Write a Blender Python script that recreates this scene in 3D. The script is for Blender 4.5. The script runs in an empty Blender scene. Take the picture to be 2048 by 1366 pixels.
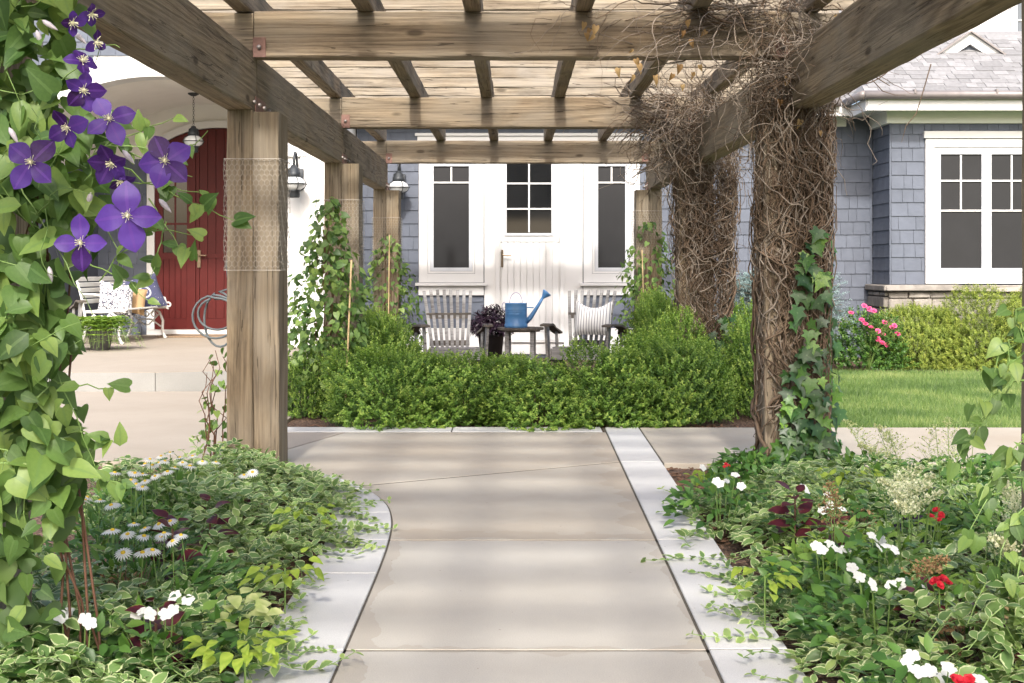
import bpy, math, random
import numpy as np
from mathutils import Matrix, Vector
random.seed(7); RNG = np.random.default_rng(11)
R = math.radians
scn = bpy.context.scene
COL = scn.collection

# ---------------- camera, sky, sun, exposure ----------------
FPX, CX, HY, CH = 2600.0, 1027.0, 530.0, 1.2      # focal length and vanishing point measured on a 2048 px wide frame
cam_d = bpy.data.cameras.new('camera'); cam = bpy.data.objects.new('camera', cam_d); COL.objects.link(cam)
cam.location = (0, 0, CH); cam.rotation_euler = (R(90), 0, 0)
cam_d.sensor_width = 36; cam_d.lens = FPX/2048*36
cam_d.shift_y = -(683-HY)/2048; cam_d.shift_x = -(CX-1024)/2048
cam_d.clip_start = .05; cam_d.clip_end = 2000
scn.camera = cam
SUN_EL, SUN_AZ = 40.0, 1.0                        # the sun stands behind the camera
w = bpy.data.worlds.new('World'); scn.world = w; w.use_nodes = True
nt = w.node_tree; sky = nt.nodes.new('ShaderNodeTexSky'); sky.sky_type = 'NISHITA'; sky.sun_disc = False
sky.sun_elevation = R(SUN_EL); sky.sun_rotation = R(180+SUN_AZ); sky.dust_density = 4.5; sky.air_density = .8; sky.ozone_density = .7
nt.links.new(sky.outputs[0], nt.nodes['Background'].inputs[0]); nt.nodes['Background'].inputs[1].default_value = .15
sd = bpy.data.lights.new('sun', 'SUN'); sd.energy = 1.5; sd.angle = R(3.4); sd.color = (1, .965, .91)
sun = bpy.data.objects.new('sun', sd); COL.objects.link(sun)
sun.rotation_euler = (R(90-SUN_EL), 0, R(-SUN_AZ))
sun.location = (0, -5, 12)
scn.view_settings.view_transform = 'Standard'; scn.view_settings.look = 'None'
scn.view_settings.exposure = 1.52; scn.view_settings.gamma = 1
scn.render.engine = 'CYCLES'
scn.cycles.max_bounces = 6; scn.cycles.diffuse_bounces = 3; scn.cycles.glossy_bounces = 2; scn.cycles.transmission_bounces = 3; scn.cycles.transparent_max_bounces = 4

# ---------------- helpers ----------------
WORLD = {}
def wm(o): return WORLD.get(o.name, Matrix())
def tag(o, label=None, cat=None, group=None, kind=None):
    if label: o['label'] = label
    if cat: o['category'] = cat
    if group: o['group'] = group
    if kind: o['kind'] = kind
    return o
def thing(name, label, cat, loc=(0,0,0), rz=0, group=None):
    o = bpy.data.objects.new(name, None); COL.objects.link(o); o.empty_display_size = .1
    o.location = loc; o.rotation_euler = (0, 0, rz)
    WORLD[o.name] = Matrix.Translation(loc) @ Matrix.Rotation(rz, 4, 'Z')
    return tag(o, label, cat, group)
def par(o, parent, local=False):
    """parent o; o was built in world space unless local"""
    if parent is None: return o
    o.parent = parent
    if local: WORLD[o.name] = wm(parent) @ WORLD.get(o.name, Matrix())
    else: o.matrix_parent_inverse = wm(parent).inverted()
    return o
def place(name, me, M, parent=None, mat=None, local=False):
    o = bpy.data.objects.new(name, me); COL.objects.link(o); o.matrix_basis = M
    WORLD[o.name] = M.copy()
    par(o, parent, local); return o
def mesh(name, V, F, mat, smooth=False, attr=None):
    me = bpy.data.meshes.new(name); me.from_pydata([tuple(v) for v in V], [], F)
    if smooth: me.polygons.foreach_set('use_smooth', [True]*len(me.polygons))
    if mat: me.materials.append(mat)
    if attr is not None:
        a = me.attributes.new('leaf', 'FLOAT_COLOR', 'POINT'); a.data.foreach_set('color', np.asarray(attr, np.float32).ravel())
    me.update(); return me
class MB:
    def __init__(s): s.v = []; s.f = []; s.sm = False
    def add(s, V, F):
        n = len(s.v); s.v.extend([tuple(v) for v in V]); s.f.extend([tuple(i+n for i in f) for f in F]); return s
    def box(s, x0, x1, y0, y1, z0, z1, b=0.0):
        if b <= 0:
            V = [(x,y,z) for z in (z0,z1) for y in (y0,y1) for x in (x0,x1)]
            return s.add(V, [(0,2,3,1),(4,5,7,6),(0,1,5,4),(2,6,7,3),(0,4,6,2),(1,3,7,5)])
        V = []; idx = {}
        xs, ys, zs = (x0,x1), (y0,y1), (z0,z1)
        for i in (0,1):
            for j in (0,1):
                for k in (0,1):
                    sx, sy, sz = (1 if i==0 else -1), (1 if j==0 else -1), (1 if k==0 else -1)
                    for a, p in enumerate(((xs[i], ys[j]+sy*b, zs[k]+sz*b), (xs[i]+sx*b, ys[j], zs[k]+sz*b), (xs[i]+sx*b, ys[j]+sy*b, zs[k]))):
                        idx[i,j,k,a] = len(V); V.append(p)
        F = []
        q = lambda *t: F.append(tuple(idx[u] for u in t))
        q((0,0,0,0),(0,0,1,0),(0,1,1,0),(0,1,0,0)); q((1,0,0,0),(1,1,0,0),(1,1,1,0),(1,0,1,0))
        q((0,0,0,1),(1,0,0,1),(1,0,1,1),(0,0,1,1)); q((0,1,0,1),(0,1,1,1),(1,1,1,1),(1,1,0,1))
        q((0,0,0,2),(0,1,0,2),(1,1,0,2),(1,0,0,2)); q((0,0,1,2),(1,0,1,2),(1,1,1,2),(0,1,1,2))
        for i in (0,1):
            for j in (0,1): q((i,j,0,0),(i,j,1,0),(i,j,1,1),(i,j,0,1)); q((i,0,j,0),(i,1,j,0),(i,1,j,2),(i,0,j,2)); q((0,i,j,1),(1,i,j,1),(1,i,j,2),(0,i,j,2))
            for j in (0,1):
                for k in (0,1): q((i,j,k,0),(i,j,k,1),(i,j,k,2))
        return s.add(V, F)
    def tube(s, P, r, n=6, cap=True):
        P = np.asarray(P, float); k = len(P); r = np.broadcast_to(np.asarray(r, float), (k,))
        T = np.gradient(P, axis=0); T /= np.linalg.norm(T, axis=1)[:,None]+1e-9
        up = np.array([0,0,1.]) if abs(T[0,2]) < .9 else np.array([1.,0,0])
        N = np.zeros_like(P); u = up
        for i in range(k):
            u = u-T[i]*u.dot(T[i]); l = np.linalg.norm(u)
            if l < 1e-6: u = np.cross(T[i], [.3,.5,.8]); l = np.linalg.norm(u)
            u = u/l; N[i] = u
        B = np.cross(T, N); a = np.arange(n)*2*math.pi/n
        V = P[:,None,:]+r[:,None,None]*(np.cos(a)[None,:,None]*N[:,None,:]+np.sin(a)[None,:,None]*B[:,None,:])
        F = [(i*n+j, i*n+(j+1)%n, (i+1)*n+(j+1)%n, (i+1)*n+j) for i in range(k-1) for j in range(n)]
        if cap: F += [tuple(range(n-1,-1,-1)), tuple((k-1)*n+j for j in range(n))]
        return s.add(V.reshape(-1,3), F)
    def lathe(s, prof, n=20, c=(0,0,0)):
        V = [(c[0]+r*math.cos(2*math.pi*j/n), c[1]+r*math.sin(2*math.pi*j/n), c[2]+z) for r, z in prof for j in range(n)]
        k = len(prof)
        F = [(i*n+j, i*n+(j+1)%n, (i+1)*n+(j+1)%n, (i+1)*n+j) for i in range(k-1) for j in range(n)]
        return s.add(V, F)
    def prism(s, pts, a0, a1, axis='z'):
        """extrude a 2D polygon: axis z -> pts are xy; axis y -> pts are xz"""
        n = len(pts)
        if axis == 'z': V = [(p[0],p[1],a0) for p in pts]+[(p[0],p[1],a1) for p in pts]
        else: V = [(p[0],a0,p[1]) for p in pts]+[(p[0],a1,p[1]) for p in pts]
        F = [tuple(range(n-1,-1,-1)), tuple(range(n,2*n))]+[(i,(i+1)%n,n+(i+1)%n,n+i) for i in range(n)]
        return s.add(V, F)
    def build(s, name, mat, parent=None, smooth=False, M=None, local=False):
        me = mesh(name, s.v, s.f, mat, smooth)
        return place(name, me, M if M is not None else Matrix(), parent, local=local)
def box(name, mat, parent, x0, x1, y0, y1, z0, z1, b=0.0, local=False):
    return MB().box(x0,x1,y0,y1,z0,z1,b).build(name, mat, parent, local=local)
def G(x, y, h=0.0):
    """ground point (at height h) seen at photograph position x, y"""
    d = FPX*(CH-h)/(y-HY); return ((x-CX)*d/FPX, d, h)
def at(x, y, d):
    """point at depth d"""
    return ((x-CX)*d/FPX, d, CH-(y-HY)*d/FPX)

# ---------------- materials ----------------
def newmat(name):
    m = bpy.data.materials.new(name); m.use_nodes = True; nt = m.node_tree
    return m, nt, nt.nodes, nt.links, nt.nodes['Principled BSDF']
def N(nt, t, **kw):
    n = nt.nodes.new(t)
    for k, v in kw.items():
        if k in n.inputs: n.inputs[k].default_value = v
        else: setattr(n, k, v)
    return n
def math_(nt, op, a, b=None, clamp=False):
    n = nt.nodes.new('ShaderNodeMath'); n.operation = op; n.use_clamp = clamp
    for i, q in enumerate((a, b)):
        if q is None: continue
        if isinstance(q, (int, float)): n.inputs[i].default_value = q
        else: nt.links.new(q, n.inputs[i])
    return n.outputs[0]
def ramp(nt, fac, stops):
    n = nt.nodes.new('ShaderNodeValToRGB'); e = n.color_ramp.elements
    while len(e) < len(stops): e.new(.5)
    for q, (p, c) in zip(e, stops): q.position = p; q.color = (*c, 1) if len(c) == 3 else c
    nt.links.new(fac, n.inputs[0]); return n.outputs[0]
def mix(nt, fac, a, b, mode='MIX'):
    n = nt.nodes.new('ShaderNodeMix'); n.data_type = 'RGBA'; n.blend_type = mode
    for s, q in ((0, fac), (6, a), (7, b)):
        if isinstance(q, (int, float)): n.inputs[s].default_value = q
        elif isinstance(q, tuple): n.inputs[s].default_value = (*q, 1)
        else: nt.links.new(q, n.inputs[s])
    return n.outputs[2]
def noise(nt, vec, scale, detail=4, rough=.55, dist=0):
    n = N(nt, 'ShaderNodeTexNoise'); n.inputs['Scale'].default_value = scale; n.inputs['Detail'].default_value = detail
    n.inputs['Roughness'].default_value = rough; n.inputs['Distortion'].default_value = dist
    if vec is not None: nt.links.new(vec, n.inputs['Vector'])
    return n.outputs[0]
def coords(nt, scale=(1,1,1), rnd=True):
    tc = nt.nodes.new('ShaderNodeTexCoord'); mp = nt.nodes.new('ShaderNodeMapping'); mp.inputs['Scale'].default_value = scale
    src = tc.outputs['Object']
    if rnd:
        oi = nt.nodes.new('ShaderNodeObjectInfo'); sc = math_(nt, 'MULTIPLY', oi.outputs['Random'], 37.0)
        va = nt.nodes.new('ShaderNodeVectorMath'); va.operation = 'ADD'; nt.links.new(src, va.inputs[0]); nt.links.new(sc, va.inputs[1]); src = va.outputs[0]
    nt.links.new(src, mp.inputs['Vector']); return mp.outputs[0]
def bump(nt, h, strength, dist, b):
    n = N(nt, 'ShaderNodeBump'); n.inputs['Strength'].default_value = strength; n.inputs['Distance'].default_value = dist
    nt.links.new(h, n.inputs['Height']); nt.links.new(n.outputs[0], b.inputs['Normal'])

def mat_wood(name, light, dark, grey, greyamt=.45, bumps=.5, scale=1.0):
    m, nt, no, ln, b = newmat(name)
    v1 = coords(nt, (.3*scale, 8*scale, 8*scale)); v2 = coords(nt, (2.4*scale, 85*scale, 85*scale)); v3 = coords(nt, (1.3,2.4,2.4))
    n1 = noise(nt, v1, 1.0, 3, .5, .4)
    rings = math_(nt, 'PINGPONG', math_(nt, 'MULTIPLY', n1, 9.0), .5)
    rings = math_(nt, 'MULTIPLY', rings, 2.0)
    fine = noise(nt, v2, 1.0, 6, .72)
    g = math_(nt, 'ADD', math_(nt, 'MULTIPLY', rings, .24), math_(nt, 'MULTIPLY', fine, .78))
    col = ramp(nt, g, [(.30, dark), (.5, tuple((a+c)/2 for a, c in zip(light, dark))), (.70, light)])
    big = noise(nt, v3, 1.1, 4, .6, .5)
    col = mix(nt, math_(nt, 'MULTIPLY', ramp(nt, big, [(.38,(0,0,0)), (.62,(1,1,1))]), greyamt), col, grey)
    v4 = coords(nt, (.8, 3.2, 3.2)); st = noise(nt, v4, 1.7, 5, .65, .3)
    col = mix(nt, math_(nt, 'MULTIPLY', ramp(nt, st, [(.52,(0,0,0)), (.72,(1,1,1))]), .6), col, tuple(c*.42 for c in dark))
    v5 = coords(nt, (2.1*scale, 5.5*scale, 5.5*scale)); vo = N(nt, 'ShaderNodeTexVoronoi'); vo.inputs['Scale'].default_value = 1.0; ln.new(v5, vo.inputs['Vector'])
    col = mix(nt, math_(nt, 'MULTIPLY', ramp(nt, vo.outputs['Distance'], [(.07,(1,1,1)), (.14,(0,0,0))]), .75), col, tuple(c*.4 for c in dark))
    v6 = coords(nt, (.55*scale, 21*scale, 21*scale)); ck = noise(nt, v6, 1.0, 2, .5, .2)      # drying checks
    ckm = math_(nt, 'LESS_THAN', math_(nt, 'ABSOLUTE', math_(nt, 'SUBTRACT', ck, .60)), .006)
    col = mix(nt, math_(nt, 'MULTIPLY', ckm, .6), col, tuple(c*.25 for c in dark))
    ln.new(col, b.inputs['Base Color']); b.inputs['Roughness'].default_value = .85; b.inputs['Specular IOR Level'].default_value = .2
    bump(nt, math_(nt, 'SUBTRACT', g, math_(nt, 'MULTIPLY', ckm, .8)), bumps, .008, b); return m
def mat_plain(name, col, rough=.6, var=.12, vscale=6, metal=0, bumpd=0, bscale=60, spec=.4, dirt=None, objvar=0):
    m, nt, no, ln, b = newmat(name)
    v = coords(nt); n = noise(nt, v, vscale, 5, .6)
    lo = tuple(c*(1-var) for c in col); hi = tuple(min(1, c*(1+var)) for c in col)
    c = ramp(nt, n, [(.3, lo), (.7, hi)])
    if objvar:
        oi = nt.nodes.new('ShaderNodeObjectInfo'); hs = N(nt, 'ShaderNodeHueSaturation')
        ln.new(math_(nt, 'ADD', math_(nt, 'MULTIPLY', oi.outputs['Random'], 2*objvar), 1-objvar), hs.inputs['Value']); ln.new(c, hs.inputs['Color']); c = hs.outputs[0]
    if dirt:
        d = noise(nt, v, vscale*.35, 6, .7); c = mix(nt, math_(nt, 'MULTIPLY', ramp(nt, d, [(.5,(0,0,0)), (.75,(1,1,1))]), dirt[1]), c, dirt[0])
    ln.new(c, b.inputs['Base Color']); b.inputs['Roughness'].default_value = rough; b.inputs['Metallic'].default_value = metal; b.inputs['Specular IOR Level'].default_value = spec
    if bumpd: bump(nt, noise(nt, v, bscale, 4, .6), .6, bumpd, b)
    return m
def mat_leaf(name, stops, trans=.35, rough=.45, edge=None, objr=False, vein=None, tcol=1.25, spec=.35):
    """colour by a leaf's own random value (leaf.r); edge = (colour, threshold) for a pale margin"""
    m, nt, no, ln, b = newmat(name)
    at_ = N(nt, 'ShaderNodeAttribute'); at_.attribute_name = 'leaf'; sp = nt.nodes.new('ShaderNodeSeparateColor'); ln.new(at_.outputs['Color'], sp.inputs[0])
    r = sp.outputs[0]
    if objr:
        oi = nt.nodes.new('ShaderNodeObjectInfo'); r = oi.outputs['Random']
    n = noise(nt, coords(nt, rnd=False), 9.0, 3); r = math_(nt, 'ADD', r, math_(nt, 'MULTIPLY', math_(nt, 'SUBTRACT', n, .5), .35), clamp=True)
    c = ramp(nt, r, stops)
    if vein:
        c = mix(nt, math_(nt, 'MULTIPLY', math_(nt, 'LESS_THAN', sp.outputs[1], .13), .5), c, vein)
    if edge:
        n2 = noise(nt, coords(nt, rnd=False), 60, 2)
        e = math_(nt, 'GREATER_THAN', math_(nt, 'ADD', sp.outputs[1], math_(nt, 'MULTIPLY', math_(nt, 'SUBTRACT', n2, .5), .5)), edge[1])
        c = mix(nt, math_(nt, 'MULTIPLY', e, .85), c, edge[0])
    ln.new(c, b.inputs['Base Color']); b.inputs['Roughness'].default_value = rough; b.inputs['Specular IOR Level'].default_value = spec
    t = nt.nodes.new('ShaderNodeBsdfTranslucent'); tc = mix(nt, 1.0, c, (tcol, tcol*1.0, tcol*.6), 'MULTIPLY'); ln.new(tc, t.inputs[0])
    ms = nt.nodes.new('ShaderNodeMixShader'); ms.inputs[0].default_value = trans
    ln.new(b.outputs[0], ms.inputs[1]); ln.new(t.outputs[0], ms.inputs[2]); ln.new(ms.outputs[0], nt.nodes['Material Output'].inputs[0]); return m

# ---------------- leaves ----------------
def ovate(w=.3, n=4, fold=.25, droop=.25, peak=.38, wave=0.0, base=0.0):
    """leaf along +Y, unit length, normal +Z: returns verts, faces, edge value"""
    V = []; E = []
    for i in range(n+1):
        t = i/n; y = t
        if i in (0, n): hw = .012 if i else base
        else: hw = w*(math.sin(math.pi*t**(math.log(.5)/math.log(peak))))**.85
        z = -droop*t*t
        zz = fold*hw + wave*math.sin(t*9)*hw
        V += [(-hw, y, z+zz), (0, y, z), (hw, y, z+zz*(1 if wave == 0 else .6))]; E += [1, 0, 1]
    F = []
    for i in range(n):
        a = i*3; F += [(a, a+1, a+4, a+3), (a+1, a+2, a+5, a+4)]
    return np.array(V), F, np.array(E, float)
def heart(w=.42, fold=.2, droop=.3, n=6):
    V = []; E = []
    prof = [(-.10, .20), (-.06, .36), (.12, .44), (.34, .42), (.58, .30), (.82, .12), (1.0, .0)]
    for i, (y, h) in enumerate(prof):
        hw = h*w/.44; my = max(y, 0.0) if i < 2 else y
        t = max(y, 0); z = -droop*t*t
        V += [(-hw, y, z+fold*hw), (0, my*(1 if i > 1 else .2), z), (hw, y, z+fold*hw)]; E += [1, 0, 1]
    F = []
    for i in range(len(prof)-1):
        a = i*3; F += [(a, a+1, a+4, a+3), (a+1, a+2, a+5, a+4)]
    return np.array(V), F, np.array(E, float)
def lobed(cut=.55, fold=.12, droop=.2):
    pts = [(0,0), (.20,-.10), (.42,-.02), (.30,.17), (.56,.40), (.27,.48), (.15,.66), (0,1.0)]
    out = pts+[(-x, y) for x, y in reversed(pts[1:-1])]
    V = [(0, .3, -.0)]+[(x, y, fold*abs(x)-droop*max(y,0)**2) for x, y in out]
    n = len(out); F = [(0, 1+i, 1+(i+1) % n) for i in range(n)]
    return np.array(V, float), F, np.array([0]+[1]*n, float)
def diamond(w=.28, fold=.15):
    V = np.array([(0,0,0), (w,.45,fold*w), (0,1,-.1), (-w,.45,fold*w)], float); return V, [(0,1,2,3)], np.array([0,1,1,1.])
def needle(w=.07):
    V = np.array([(-w,0,0), (w,0,0), (w*.5,.8,0), (0,1,0), (-w*.5,.8,0)], float); return V, [(0,1,2,3,4)], np.array([0,0,0,0,0.])
def unit(a): return a/(np.linalg.norm(a, axis=-1, keepdims=True)+1e-9)
def bulk(name, tm, P, D, Nn, S, rnd, mat, parent=None, kind=None, smooth=False):
    """many leaves as one mesh: positions, axis directions, normals, sizes"""
    V, F, E = tm; P = np.asarray(P); D = unit(np.asarray(D)); X = unit(np.cross(D, Nn)); Z = np.cross(X, D)
    S = np.broadcast_to(np.asarray(S, float), (len(P),))
    W = P[:,None,:]+S[:,None,None]*(V[None,:,0:1]*X[:,None,:]+V[None,:,1:2]*D[:,None,:]+V[None,:,2:3]*Z[:,None,:])
    n, k = len(P), len(V); W = W.reshape(-1,3).astype(np.float32)
    lv = np.concatenate([np.array(f) for f in F]); ls = np.array([len(f) for f in F])
    loops = (np.arange(n)[:,None]*k+lv[None,:]).ravel().astype(np.int32)
    tot = np.tile(ls, n); st = np.concatenate([[0], np.cumsum(tot)[:-1]]).astype(np.int32)
    me = bpy.data.meshes.new(name); me.vertices.add(len(W)); me.vertices.foreach_set('co', W.ravel())
    me.loops.add(len(loops)); me.loops.foreach_set('vertex_index', loops)
    me.polygons.add(len(st)); me.polygons.foreach_set('loop_start', st)
    if smooth: me.polygons.foreach_set('use_smooth', np.ones(len(st), bool))
    a = me.attributes.new('leaf', 'FLOAT_COLOR', 'POINT'); c = np.zeros((n, k, 4), np.float32); c[:,:,0] = np.asarray(rnd)[:,None]; c[:,:,1] = E[None,:]; c[:,:,3] = 1
    a.data.foreach_set('color', c.ravel()); me.materials.append(mat); me.update(calc_edges=True); me.validate()
    o = place(name, me, Matrix(), parent)
    if kind: o['kind'] = kind
    return o
def leafmesh(name, tm, mat, smooth=True):
    V, F, E = tm; return mesh(name, V, F, mat, smooth, [(random.random(), e, 0, 1) for e in E])
def frame(p, d, n, s):
    d = Vector(d).normalized(); x = d.cross(Vector(n)).normalized(); z = x.cross(d)
    return Matrix(((x.x*s, d.x*s, z.x*s, p[0]), (x.y*s, d.y*s, z.y*s, p[1]), (x.z*s, d.z*s, z.z*s, p[2]), (0,0,0,1)))
def rv(n=3): return np.array([random.gauss(0,1) for _ in range(n)])

# ---------------- material set ----------------
WOOD = mat_wood('weathered_cedar', (.32,.25,.165), (.115,.084,.055), (.24,.21,.165), .6, .7)
WOODP = mat_wood('weathered_post_cedar', (.29,.225,.145), (.105,.077,.05), (.22,.192,.15), .6, .7)
SLAT = mat_wood('pale_slat_wood', (.33,.28,.205), (.135,.105,.073), (.28,.26,.225), .6, .5)
GREYW = mat_wood('silver_grey_teak', (.30,.29,.28), (.15,.14,.13), (.33,.33,.33), .55, .4, 2.0)
DARKW = mat_wood('dark_grey_teak', (.15,.13,.11), (.06,.05,.04), (.17,.155,.14), .4, .4, 2.0)
RUST = mat_plain('rusty_bracket', (.21,.12,.095), .7, .3, 20, .3)
STEELB = mat_plain('bolt_steel', (.28,.25,.23), .5, .2, 20, .8)
WIRE = mat_plain('galvanised_wire', (.36,.33,.28), .5, .2, 30, .4)
SHIN = mat_plain('blue_grey_shingle', (.102,.116,.146), .75, .10, 7, 0, .0012, 90, .25, None, .07)
WHITE = mat_plain('white_trim_paint', (.60,.60,.595), .5, .02, 3, 0, 0, 60, .4, ((.66,.65,.62), .12))
CREAM = mat_plain('cream_plaster', (.74,.72,.68), .8, .03, 3, 0, .001, 120, .2)
FRZ = mat_plain('pale_green_white_frieze', (.70,.72,.67), .6, .02, 3)
RED = mat_plain('dark_red_door_paint', (.072,.008,.007), .5, .12, 5, 0, .0004, 200, .2)
SASH = mat_plain('light_grey_sash', (.47,.49,.52), .5, .04, 5)
BLACKM = mat_plain('blackened_metal', (.035,.04,.045), .5, .25, 12, .4)
BRASS = mat_plain('bronze_handle', (.16,.12,.08), .4, .2, 20, .8)
ROOFM = mat_plain('grey_roof_shingle', (.20,.20,.205), .9, .12, 20, 0, .002, 200, .1, None, .16)
GUT = mat_plain('bronze_grey_gutter', (.20,.18,.175), .5, .15, 8, .3)
STONE = mat_plain('ledge_stone', (.24,.22,.195), .85, .3, 7, 0, .006, 25, .25, ((.2,.19,.18), .6), .2)
MORT = mat_plain('mortar', (.34,.32,.29), .95, .1, 20)
def mat_glass():
    m, nt, no, ln, b = newmat('dark_window_glass')
    n = noise(nt, coords(nt), 1.3, 2)
    ln.new(ramp(nt, n, [(.35,(.007,.008,.009)), (.7,(.016,.017,.018))]), b.inputs['Base Color']); b.inputs['Roughness'].default_value = .06; b.inputs['Specular IOR Level'].default_value = .5; return m
GLASS = mat_glass()
SCREEN = mat_plain('dark_insect_screen', (.014,.0145,.016), .5, .12, 3, 0, 0, 60, .3)
def mat_concrete(name, col, stain, amt, stripes=(), side=None):
    m, nt, no, ln, b = newmat(name)
    v = coords(nt, rnd=False); f = noise(nt, v, 230, 3, .7); md = noise(nt, v, 5, 6, .65); bg = noise(nt, v, .8, 4, .6)
    c = ramp(nt, f, [(.25, tuple(q*.78 for q in col)), (.5, col), (.78, tuple(min(1, q*1.16) for q in col))])
    c = mix(nt, math_(nt, 'MULTIPLY', ramp(nt, bg, [(.4,(0,0,0)), (.65,(1,1,1))]), amt), c, stain)
    c = mix(nt, math_(nt, 'MULTIPLY', ramp(nt, md, [(.45,(0,0,0)), (.75,(1,1,1))]), .22), c, tuple(q*.75 for q in col))
    sx = nt.nodes.new('ShaderNodeSeparateXYZ'); ln.new(v, sx.inputs[0])
    nn = noise(nt, v, 3.2, 3, .5)
    msk = None
    for y0, wd in stripes:        # damp marks that crept along the joints
        d = math_(nt, 'ABSOLUTE', math_(nt, 'SUBTRACT', sx.outputs[1], y0))
        q = math_(nt, 'LESS_THAN', d, math_(nt, 'MULTIPLY', math_(nt, 'SUBTRACT', nn, .42), wd)); msk = q if msk is None else math_(nt, 'MAXIMUM', msk, q)
    if side:
        for x0, wd in side:
            d = math_(nt, 'ABSOLUTE', math_(nt, 'SUBTRACT', sx.outputs[0], x0)); q = math_(nt, 'LESS_THAN', d, math_(nt, 'MULTIPLY', math_(nt, 'SUBTRACT', nn, .34), wd)); msk = q if msk is None else math_(nt, 'MAXIMUM', msk, q)
    if msk is not None: c = mix(nt, math_(nt, 'MULTIPLY', msk, .38), c, stain)
    vo = N(nt, 'ShaderNodeTexVoronoi'); vo.inputs['Scale'].default_value = 9; ln.new(v, vo.inputs['Vector'])
    c = mix(nt, math_(nt, 'MULTIPLY', math_(nt, 'LESS_THAN', vo.outputs['Distance'], .035), .6), c, (.1,.08,.06))
    ln.new(c, b.inputs['Base Color']); b.inputs['Roughness'].default_value = .85; b.inputs['Specular IOR Level'].default_value = .25
    bump(nt, f, .35, .002, b); return m
CONC = mat_concrete('pale_sanded_concrete', (.415,.39,.34), (.29,.25,.195), .3, ((4.05,.30),(5.67,.2)), ((.63,.30),(-.52,.28)))
CONCT = mat_concrete('tan_sanded_concrete', (.39,.355,.295), (.30,.25,.19), .6, ((5.75,.8),), ((.63,.6),))
CONCP = mat_concrete('porch_concrete', (.335,.295,.245), (.27,.235,.19), .5)
KERB = mat_concrete('white_kerb_concrete', (.49,.485,.465), (.39,.38,.36), .35)
RISER = mat_concrete('step_riser_concrete', (.26,.26,.248), (.19,.187,.175), .5)
def mat_mulch():
    m, nt, no, ln, b = newmat('bark_mulch')
    v = coords(nt, rnd=False); vo = N(nt, 'ShaderNodeTexVoronoi'); vo.inputs['Scale'].default_value = 55; ln.new(v, vo.inputs['Vector'])
    n = noise(nt, v, 40, 5, .7); c = ramp(nt, math_(nt, 'ADD', math_(nt, 'MULTIPLY', vo.outputs['Distance'], .7), math_(nt, 'MULTIPLY', n, .6)), [(.3,(.02,.012,.008)), (.6,(.085,.048,.03)), (.85,(.19,.115,.075))])
    ln.new(c, b.inputs['Base Color']); b.inputs['Roughness'].default_value = .95; bump(nt, vo.outputs['Distance'], .9, .02, b); return m
MULCH = mat_mulch()
CHIP = mat_plain('bark_chip', (.115,.066,.042), .9, .4, 30, 0, 0, 60, .2, None, .3)
SOILG = mat_plain('green_turf_base', (.07,.12,.03), .95, .3, 3)
# ---------------- ground, paths, lawn ----------------
def struct(o, label=None): o['kind'] = 'structure'; return tag(o, label)
struct(MB().add([(-300,-300,-.14),(300,-300,-.14),(300,300,-.14),(-300,300,-.14)], [(0,1,2,3)]).build('ground', SOILG))
def sheet(name, mat, pts, z): return struct(MB().prism(pts, z-.08, z).build(name, mat))
sheet('mulch_bed', MULCH, [(-7,-2),(-.70,-2),(-.70,5.9),(-.9,6.7),(-1.3,7.55),(-1.8,7.95),(-7,7.95)], -.03)
sheet('mulch_bed', MULCH, [(.74,-2),(7.5,-2),(7.5,7.85),(.84,7.85)], -.03)
sheet('mulch_bed', MULCH, [(-1.78,9.62),(2.2,9.62),(2.2,12),(1.9,17.6),(-2.2,17.6),(-1.78,12)], -.03)
sheet('mulch_bed', MULCH, [(2.2,9.62),(2.6,9.62),(2.6,13.6),(3.4,14.9),(5.6,14.5),(9.5,14.2),(9.5,17.5),(1.95,17.5)], -.026)
lawn = sheet('lawn', SOILG, [(2.6,9.62),(9.5,9.62),(9.5,14.25),(5.6,14.5),(3.4,14.9),(2.6,13.6)], -.022)
# path: slabs with open joints
KIN = [(-.53,-2.0),(-.53,1.0),(-.53,3.0),(-.53,4.04),(-.532,5.0),(-.54,5.55),(-.565,6.05),(-.62,6.45),(-.70,6.74),(-.80,6.98),(-.95,7.27),(-1.18,7.58),(-1.5,7.82),(-1.9,7.95)]
KI = np.array(KIN)
# densify
tt = np.linspace(0, len(KI)-1, 60); KI = np.c_[np.interp(tt, range(len(KI)), KI[:,0]), np.interp(tt, range(len(KI)), KI[:,1])]
for _ in range(3): KI[1:-1] = .25*KI[:-2]+.5*KI[1:-1]+.25*KI[2:]
def kx(y): return float(np.interp(y, KI[:,1], KI[:,0]))
path = tag(bpy.data.objects.new('garden_path', None), kind='structure'); COL.objects.link(path)
def XR(y): return .564+.0115*y
def slab(pts, mat, name='concrete_slab', parent=None, z0=-.1, z1=0.0):
    n = len(pts); c = np.mean(np.array(pts), axis=0); b = .003
    P = np.array(pts, float); nrm = []
    # inset top for a worn arris
    V = [(p[0],p[1],z0) for p in P]+[(p[0],p[1],z1-b) for p in P]
    In = []
    for i in range(n):
        a, q, d = P[i-1], P[i], P[(i+1) % n]; e1 = (q-a)/(np.linalg.norm(q-a)+1e-9); e2 = (d-q)/(np.linalg.norm(d-q)+1e-9)
        n1 = np.array([-e1[1], e1[0]]); n2 = np.array([-e2[1], e2[0]]); m = n1+n2; m /= np.linalg.norm(m)+1e-9; In.append(q+m*b/max(.5, m.dot(n1)))
    V += [(p[0],p[1],z1) for p in In]
    F = [tuple(2*n+i for i in range(n))]+[(k*n+i, k*n+(i+1) % n, (k+1)*n+(i+1) % n, (k+1)*n+i) for k in (0,1) for i in range(n)]
    return MB().add(V, F).build(name, mat, parent if parent is not None else path)
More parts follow.
